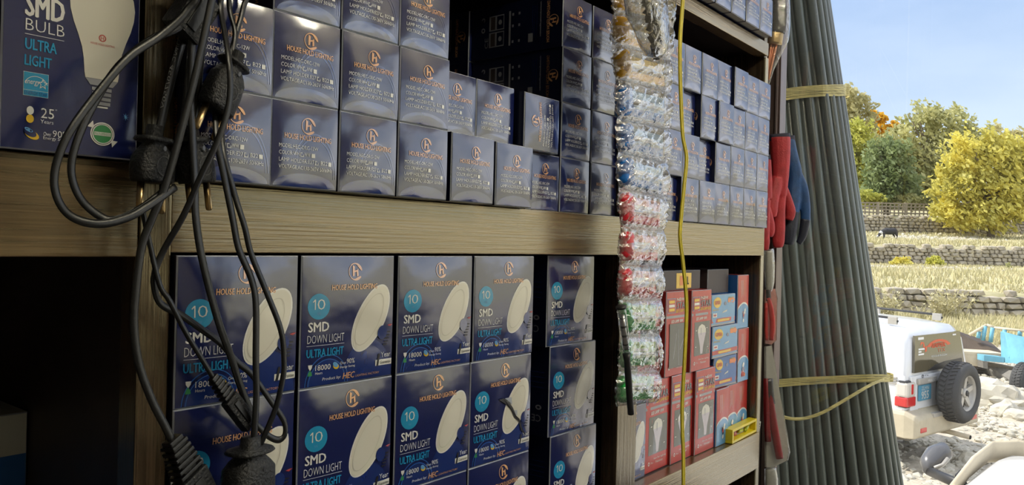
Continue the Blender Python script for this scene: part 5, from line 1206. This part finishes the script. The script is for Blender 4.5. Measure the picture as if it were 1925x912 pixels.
# plate, emblem, garnish
mb = MB(); mb.box((.27,-.034,.80), (.60,-.018,1.0), M['plate_blue'], .006); fc = Face(mb, lambda u, v, L: (u,-.0345-.0006*L,v)); fc.text('955',.33,.82,.20,.10,M['sticker_white'],1,bold=.02); fc.text('ZLMN',.33,.935,.20,.045,M['sticker_white'],1,bold=.01); mb.build('number_plate', jeep)
mb = MB(); mb.box((.24,-.05,1.015), (.72,-.012,1.09), M['car_silver'], .012); fc = Face(mb, lambda u, v, L: (u,-.0505-.0006*L,v)); fc.text('PRADO',.47,1.03,.22,.035,M['sticker_white'],1); mb.build('plate_garnish', jeep)
mb = MB(); fc = Face(mb, lambda u, v, L: (u,-.0125-.001*L,v)); fc.disc(.40,1.108,.032,.022,M['trim_black'],1,hole=.8,rings=1); fc.disc(.40,1.112,.018,.010,M['trim_black'],1,hole=.7,rings=1); fc.disc(.40,1.106,.009,.019,M['trim_black'],1,hole=.7,rings=1); fc.text('TX',.45,1.098,.11,.022,M['trim_black'],1); mb.build('emblem', jeep)
# spare wheel on the tailgate
wm = Matrix.Translation((.93,-.23,.89)) @ Matrix.Rotation(R(90), 4, 'X')
sp = wheel_parts(jeep, wm, .385, .27, M['car_silver'], 5, 'spare_wheel')
mb = MB(); mb.box((.77,-.12,.76), (1.09,-.012,1.02), M['trim_black'], .01); mb.build('wheel_bracket', jeep)
for (x, y, s_) in ((.16,.95,-1), (W-.16,.95,1), (.16,3.65,-1), (W-.16,3.65,1)):
    wm = Matrix.Translation((x,y,.37)) @ Matrix.Rotation(R(90*s_), 4, 'Y'); wheel_parts(jeep, wm, .37, .24, M['car_silver'], 5, 'wheel')
for x in (.26, W-.26):
    mb = MB(); mb.tube([(x,.25,1.79), (x,.35,1.832), (x,1.2,1.855), (x,2.2,1.865), (x,2.3,1.82)], .016, M['trim_black'], 8)
    for y in (.32, 1.2, 2.2): mb.box((x-.02,y-.06,1.75), (x+.02,y+.06,1.848), M['car_silver'], .006)
    mb.build('roof_rail', jeep)
mb = MB(); mb.tube([(1.05,.35,.33), (1.1,-.05,.31), (1.12,-.30,.29)], .032, M['dusty'], 12); mb.tube([(1.12,-.28,.29), (1.12,-.31,.288)], .026, M['pipe_hole'], 12); mb.build('exhaust_pipe', jeep)
mb = MB(); mb.box((.25,.1,.30), (W-.25,4.0,.47), M['trim_black'], .02); mb.tube([(.2,.95,.37), (W-.2,.95,.37)], .06, M['trim_black'], 10); mb.box((.12,.02,.30), (.5,.2,.42), M['truck_grey'], .01); mb.build('underbody', jeep)
# --- blue dump truck, its low bed open towards us
def TP(px, py, Z): return Dp(px, py, Z)
def slab(mb, pts, Z, th, m, zz=None):
    P = [TP(p[0], p[1], p[2] if len(p) > 2 else Z) for p in pts]; mb.prism(P, UV(0,0)*0 + FW*th, M[m])
tk = empty('dump_truck', UV(ez(1880,735,16.5)[0], 16.5, 0)); tag(tk, 'blue dump truck with brown bed side, standing behind the white off-road car', 'truck')
Zt = 17.0
mb = MB(); slab(mb, [(1766,611,18.6), (1862,643,18.2), (1886,664,17.6), (1798,660,18.0)], Zt, .08, 'truck_brown'); adopt(tk, mb.build('bed_side'))
mb = MB(); slab(mb, [(1786,660,17.6), (1888,665,17.2), (1888,672,17.2), (1786,664,17.6)], Zt, .9, 'dusty'); slab(mb, [(1788,664.2,17.6), (1850,667,17.35), (1850,690,17.35), (1792,684,17.6)], Zt, .12, 'dusty'); adopt(tk, mb.build('bed_floor'))
mb = MB(); slab(mb, [(1850,668,17.1), (1888,672,16.9), (1888,682,16.9), (1850,679,17.1)], Zt, .25, 'truck_blue'); slab(mb, [(1848,679,17.1), (1857,680,17.05), (1857,694,17.05), (1848,692,17.1)], Zt, .2, 'truck_grey'); adopt(tk, mb.build('bed_corner'))
mb = MB(); slab(mb, [(1887,625,16.9), (1891,624,16.85), (1904,683,16.7), (1889,682,16.9)], Zt, .12, 'truck_blue')
slab(mb, [(1891,625,16.8), (1990,650,15.6), (1990,708,15.6), (1903,682,16.6)], Zt, .06, 'truck_blue')
for k in range(4):
    x = 1897+k*16; z = 16.75-.19*k; y = 632+k*4; slab(mb, [(x,y+3,z-.03), (x+2.5,y,z-.03), (x+7,y+1,z-.05), (x+9,y+5,z-.06), (x+9,y+44,z-.06), (x,y+41,z-.03)], Zt, .05, 'truck_blue')
adopt(tk, mb.build('ribbed_headboard'))
mb = MB()
def bar(a, b, r=.03, m='truck_blue'): mb.tube([TP(*a), TP(*b)], r, M[m], 8)
bar((1822,630,18.0), (1855,611,17.9), .035, 'dusty'); bar((1855,611,17.9), (1868,616,17.8), .035, 'dusty'); bar((1868,616,17.8), (1940,624,17.2), .03, 'dusty')
for a, b in (((1841,623,18.0), (1839,636,18.0)), ((1852,613,17.9), (1848,640,17.95)), ((1866,616,17.8), (1862,643,17.85)), ((1889,620,17.6), (1887,630,17.6)), ((1917,622,17.4), (1917,632,17.4))): bar(a, b, .045)
adopt(tk, mb.build('side_rails'))
mb = MB(); slab(mb, [(1850,680,17.3), (1960,700,16.2), (1960,712,16.2), (1900,716,16.7), (1888,722,16.9), (1862,690,17.3)], Zt, .35, 'truck_grey'); slab(mb, [(1838,690,17.6), (1872,694,17.2), (1888,716,17.0), (1872,715,17.2), (1840,704,17.6)], Zt, .3, 'truck_brown')
for k in range(3): slab(mb, [(1838,692+4*k,17.5), (1866,696+4*k,17.3), (1866,698+4*k,17.3), (1838,694+4*k,17.5)], Zt, .1, 'trim_black')
adopt(tk, mb.build('chassis'))
wc = TP(1926, 720, 16.3); wx = (UV(.86,-.51)-UV(0,0)).normalized()
zax = (UV(.55,-.84)-UV(0,0)).normalized(); xax = Vector((0,0,1)); yax = zax.cross(xax)
wm = Matrix(((xax.x,yax.x,zax.x,wc.x), (xax.y,yax.y,zax.y,wc.y), (xax.z,yax.z,zax.z,wc.z), (0,0,0,1)))
wl = wheel_parts(None, wm, .42, .28, M['dusty'], 6, 'wheel'); adopt(tk, wl)
for back in (wl,):
    w2 = dup(back, tk); w2.location = back.location + (UV(1.6,1.0)-UV(0,0))
# --- white van close below, only its roof corner shows
ruv2 = Vector((.73,-.69)); ruv2.normalize(); fuv2 = Vector((.69,.73)); fuv2.normalize()
# origin: rear left roof corner projected to the ground; y runs forward (away from us)
VM = frame(2.34-.69*2.2, 4.0-.73*2.2, ruv2, fuv2); van = empty('car'); van.matrix_world = VM; tag(van, 'white car parked close by at the bottom right, only its dusty roof showing', 'car')
VW = 1.35
def vsec(y, zb, zr, ins, cr=.10):
    L = [(.02-.14,zb), (-.14,.55), (-.12,.95), (ins*.5-.03,zr-.22), (ins,zr-.055), (ins+cr*.5,zr-.012), (ins+cr*1.4,zr), (VW/2,zr+.03)]
    return [(x, y, z) for x, z in L+[(VW-x, z) for x, z in L[::-1]][1:]]
mb = MB(); loft(mb, [vsec(.0,.45,1.10,.06), vsec(.25,.35,1.34,.05), vsec(.6,.3,1.40,.03), vsec(2.2,.3,1.42,.0), vsec(2.9,.3,1.42,.0), vsec(3.15,.3,1.405,.02), vsec(3.26,.3,1.36,.06), vsec(3.75,.3,.98,.0), vsec(4.5,.35,.88,.05), vsec(4.7,.4,.7,.12)], M['car_white']); mb.build('body', van)
mb = MB(); mb.tube([(-.045,2.25,1.33), (-.05,2.7,1.385), (-.03,3.05,1.412), (.06,3.24,1.405), (.14,3.29,1.395)], 0, M['dusty'], 10, flat=(.075,.022), hint=(-1,0,.3)); mb.build('roof_gutter', van)
mb = MB(); mb.tube([(.05,3.23,1.413), (.12,3.285,1.405), (.22,3.31,1.398)], .03, M['trim_black'], 8, rad=[.5,1,.5]); mb.build('rubber_seal', van)
for s_ in (0, 1):
    mb = MB(); x = -.125 if s_ == 0 else VW+.125; y0 = [(x,.7,.98), (x,2.9,.98)]; k = .05*(1 if s_ == 0 else -1)
    mb.prism([Vector((x,.7,.97)), Vector((x,3.3,.97)), Vector((x+k*1.6,2.9,1.30)), Vector((x+k*1.6,.9,1.30))], (.01 if s_ else -.01,0,0), M['car_glass']); mb.build('side_window', van)
for (x, y, s_) in ((-.06,.9,-1), (VW+.06,.9,1), (-.06,3.6,-1), (VW+.06,3.6,1)): wheel_parts(van, Matrix.Translation((x,y,.29)) @ Matrix.Rotation(R(90*s_), 4, 'Y'), .29, .18, M['car_silver'], 5)
vi = VM.inverted()
def vl(px, py, Z): return vi @ Dp(px, py, Z)
mz = 4.85
mp = MB(); cx = vl(1765,868,mz)
mp.tube([vl(1746,886,4.75), vl(1748,872,4.8), vl(1760,858,4.85), vl(1773,851,4.87), vl(1785,857,4.87)], .07, M['mirror_grey'], 16, rad=[.45,.85,1.0,.95,.45]); ms = mp.build('mirror', van); ms.data.transform(Matrix.Identity(4))
mp = MB(); mp.tube([vl(1757,880,4.73), vl(1772,874,4.75), vl(1782,862,4.77)], .012, M['car_silver'], 8); mp.build('mirror_rim', ms)
mp = MB(); mp.tube([vl(1743,884,4.78), vl(1770,896,4.6), vl(1815,916,4.25)], 0, M['trim_black'], 10, flat=(.018,.03), hint=(0,0,1)); mp.build('mirror_arm', ms)
mp = MB(); mp.prism([vl(1795,893,4.6), vl(1806,882,4.65), vl(1817,890,4.55), vl(1812,897,4.5)], (0,0,-.03), M['trim_black']); mp.build('quarter_trim', van)
# ---------------------------------------------------------------- camera, sky and sun
cd = bpy.data.cameras.new('camera'); cam = bpy.data.objects.new('camera', cd); COL.objects.link(cam)
cd.sensor_width = 36; cd.lens = F_PX/1925*36; cd.clip_start = .02; cd.clip_end = 2000
B = -FW
cam.matrix_world = Matrix(((RT.x, UP.x, B.x, CAM.x), (RT.y, UP.y, B.y, CAM.y), (RT.z, UP.z, B.z, CAM.z), (0,0,0,1)))
sc.camera = cam
w = bpy.data.worlds.new('sky'); sc.world = w; w.use_nodes = True; nt = w.node_tree; bgn = nt.nodes['Background']
tc = nd(nt, 'ShaderNodeTexCoord'); sx = nd(nt, 'ShaderNodeSeparateXYZ'); nt.links.new(tc.outputs['Generated'], sx.inputs[0])
rp = nd(nt, 'ShaderNodeValToRGB'); nt.links.new(sx.outputs['Z'], rp.inputs[0]); e = rp.color_ramp.elements
e[0].position = 0.0; e[0].color = (.62,.70,.77,1); e[1].position = 1.0; e[1].color = (.11,.23,.56,1)
for p, c in ((.12,(.52,.64,.78,1)), (.32,(.29,.43,.70,1))): k = e.new(p); k.color = c
cl = nd(nt, 'ShaderNodeTexNoise', Scale=3.2, Detail=7.0, Roughness=.58); mp = nd(nt, 'ShaderNodeMapping'); mp.inputs['Scale'].default_value = (1,1,3); nt.links.new(tc.outputs['Generated'], mp.inputs[0]); nt.links.new(mp.outputs[0], cl.inputs['Vector'])
cr = nd(nt, 'ShaderNodeValToRGB'); cr.color_ramp.elements[0].position = .38; cr.color_ramp.elements[0].color = (0,0,0,1); cr.color_ramp.elements[1].position = .58; cr.color_ramp.elements[1].color = (.9,.9,.9,1); nt.links.new(cl.outputs['Fac'], cr.inputs[0])
# clouds only away from the part of the sky in view
dt = nd(nt, 'ShaderNodeVectorMath', operation='DOT_PRODUCT'); dt.inputs[1].default_value = (.9,.43,0); nt.links.new(tc.outputs['Generated'], dt.inputs[0])
mr = nd(nt, 'ShaderNodeMapRange'); mr.inputs[1].default_value = .6; mr.inputs[2].default_value = .85; mr.inputs[3].default_value = 1; mr.inputs[4].default_value = .05; nt.links.new(dt.outputs['Value'], mr.inputs[0])
ml = nd(nt, 'ShaderNodeMath', operation='MULTIPLY'); nt.links.new(cr.outputs[0], ml.inputs[0]); nt.links.new(mr.outputs[0], ml.inputs[1])
mx = nd(nt, 'ShaderNodeMix', data_type='RGBA'); nt.links.new(ml.outputs[0], mx.inputs[0]); nt.links.new(rp.outputs[0], mx.inputs[6]); mx.inputs[7].default_value = (1.6,1.6,1.6,1)
nt.links.new(mx.outputs[2], bgn.inputs[0]); bgn.inputs[1].default_value = 1.15
sd = bpy.data.lights.new('sun', 'SUN'); so = bpy.data.objects.new('sun', sd); COL.objects.link(so); sd.energy = 4.6; sd.angle = R(.6); sd.color = (1,.95,.86)
# the sun stands ahead and a little left, half way up the sky
el = R(46); az = YAW - R(68)       # measured from +y towards +x
dirv = Vector((math.sin(az)*math.cos(el), math.cos(az)*math.cos(el), math.sin(el)))
so.rotation_euler = (-dirv).to_track_quat('-Z', 'Y').to_euler()
vs_ = sc.view_settings; vs_.view_transform = 'Standard'; vs_.look = 'None'; vs_.gamma = 1; vs_.exposure = 0.4; vs_.use_curve_mapping = False
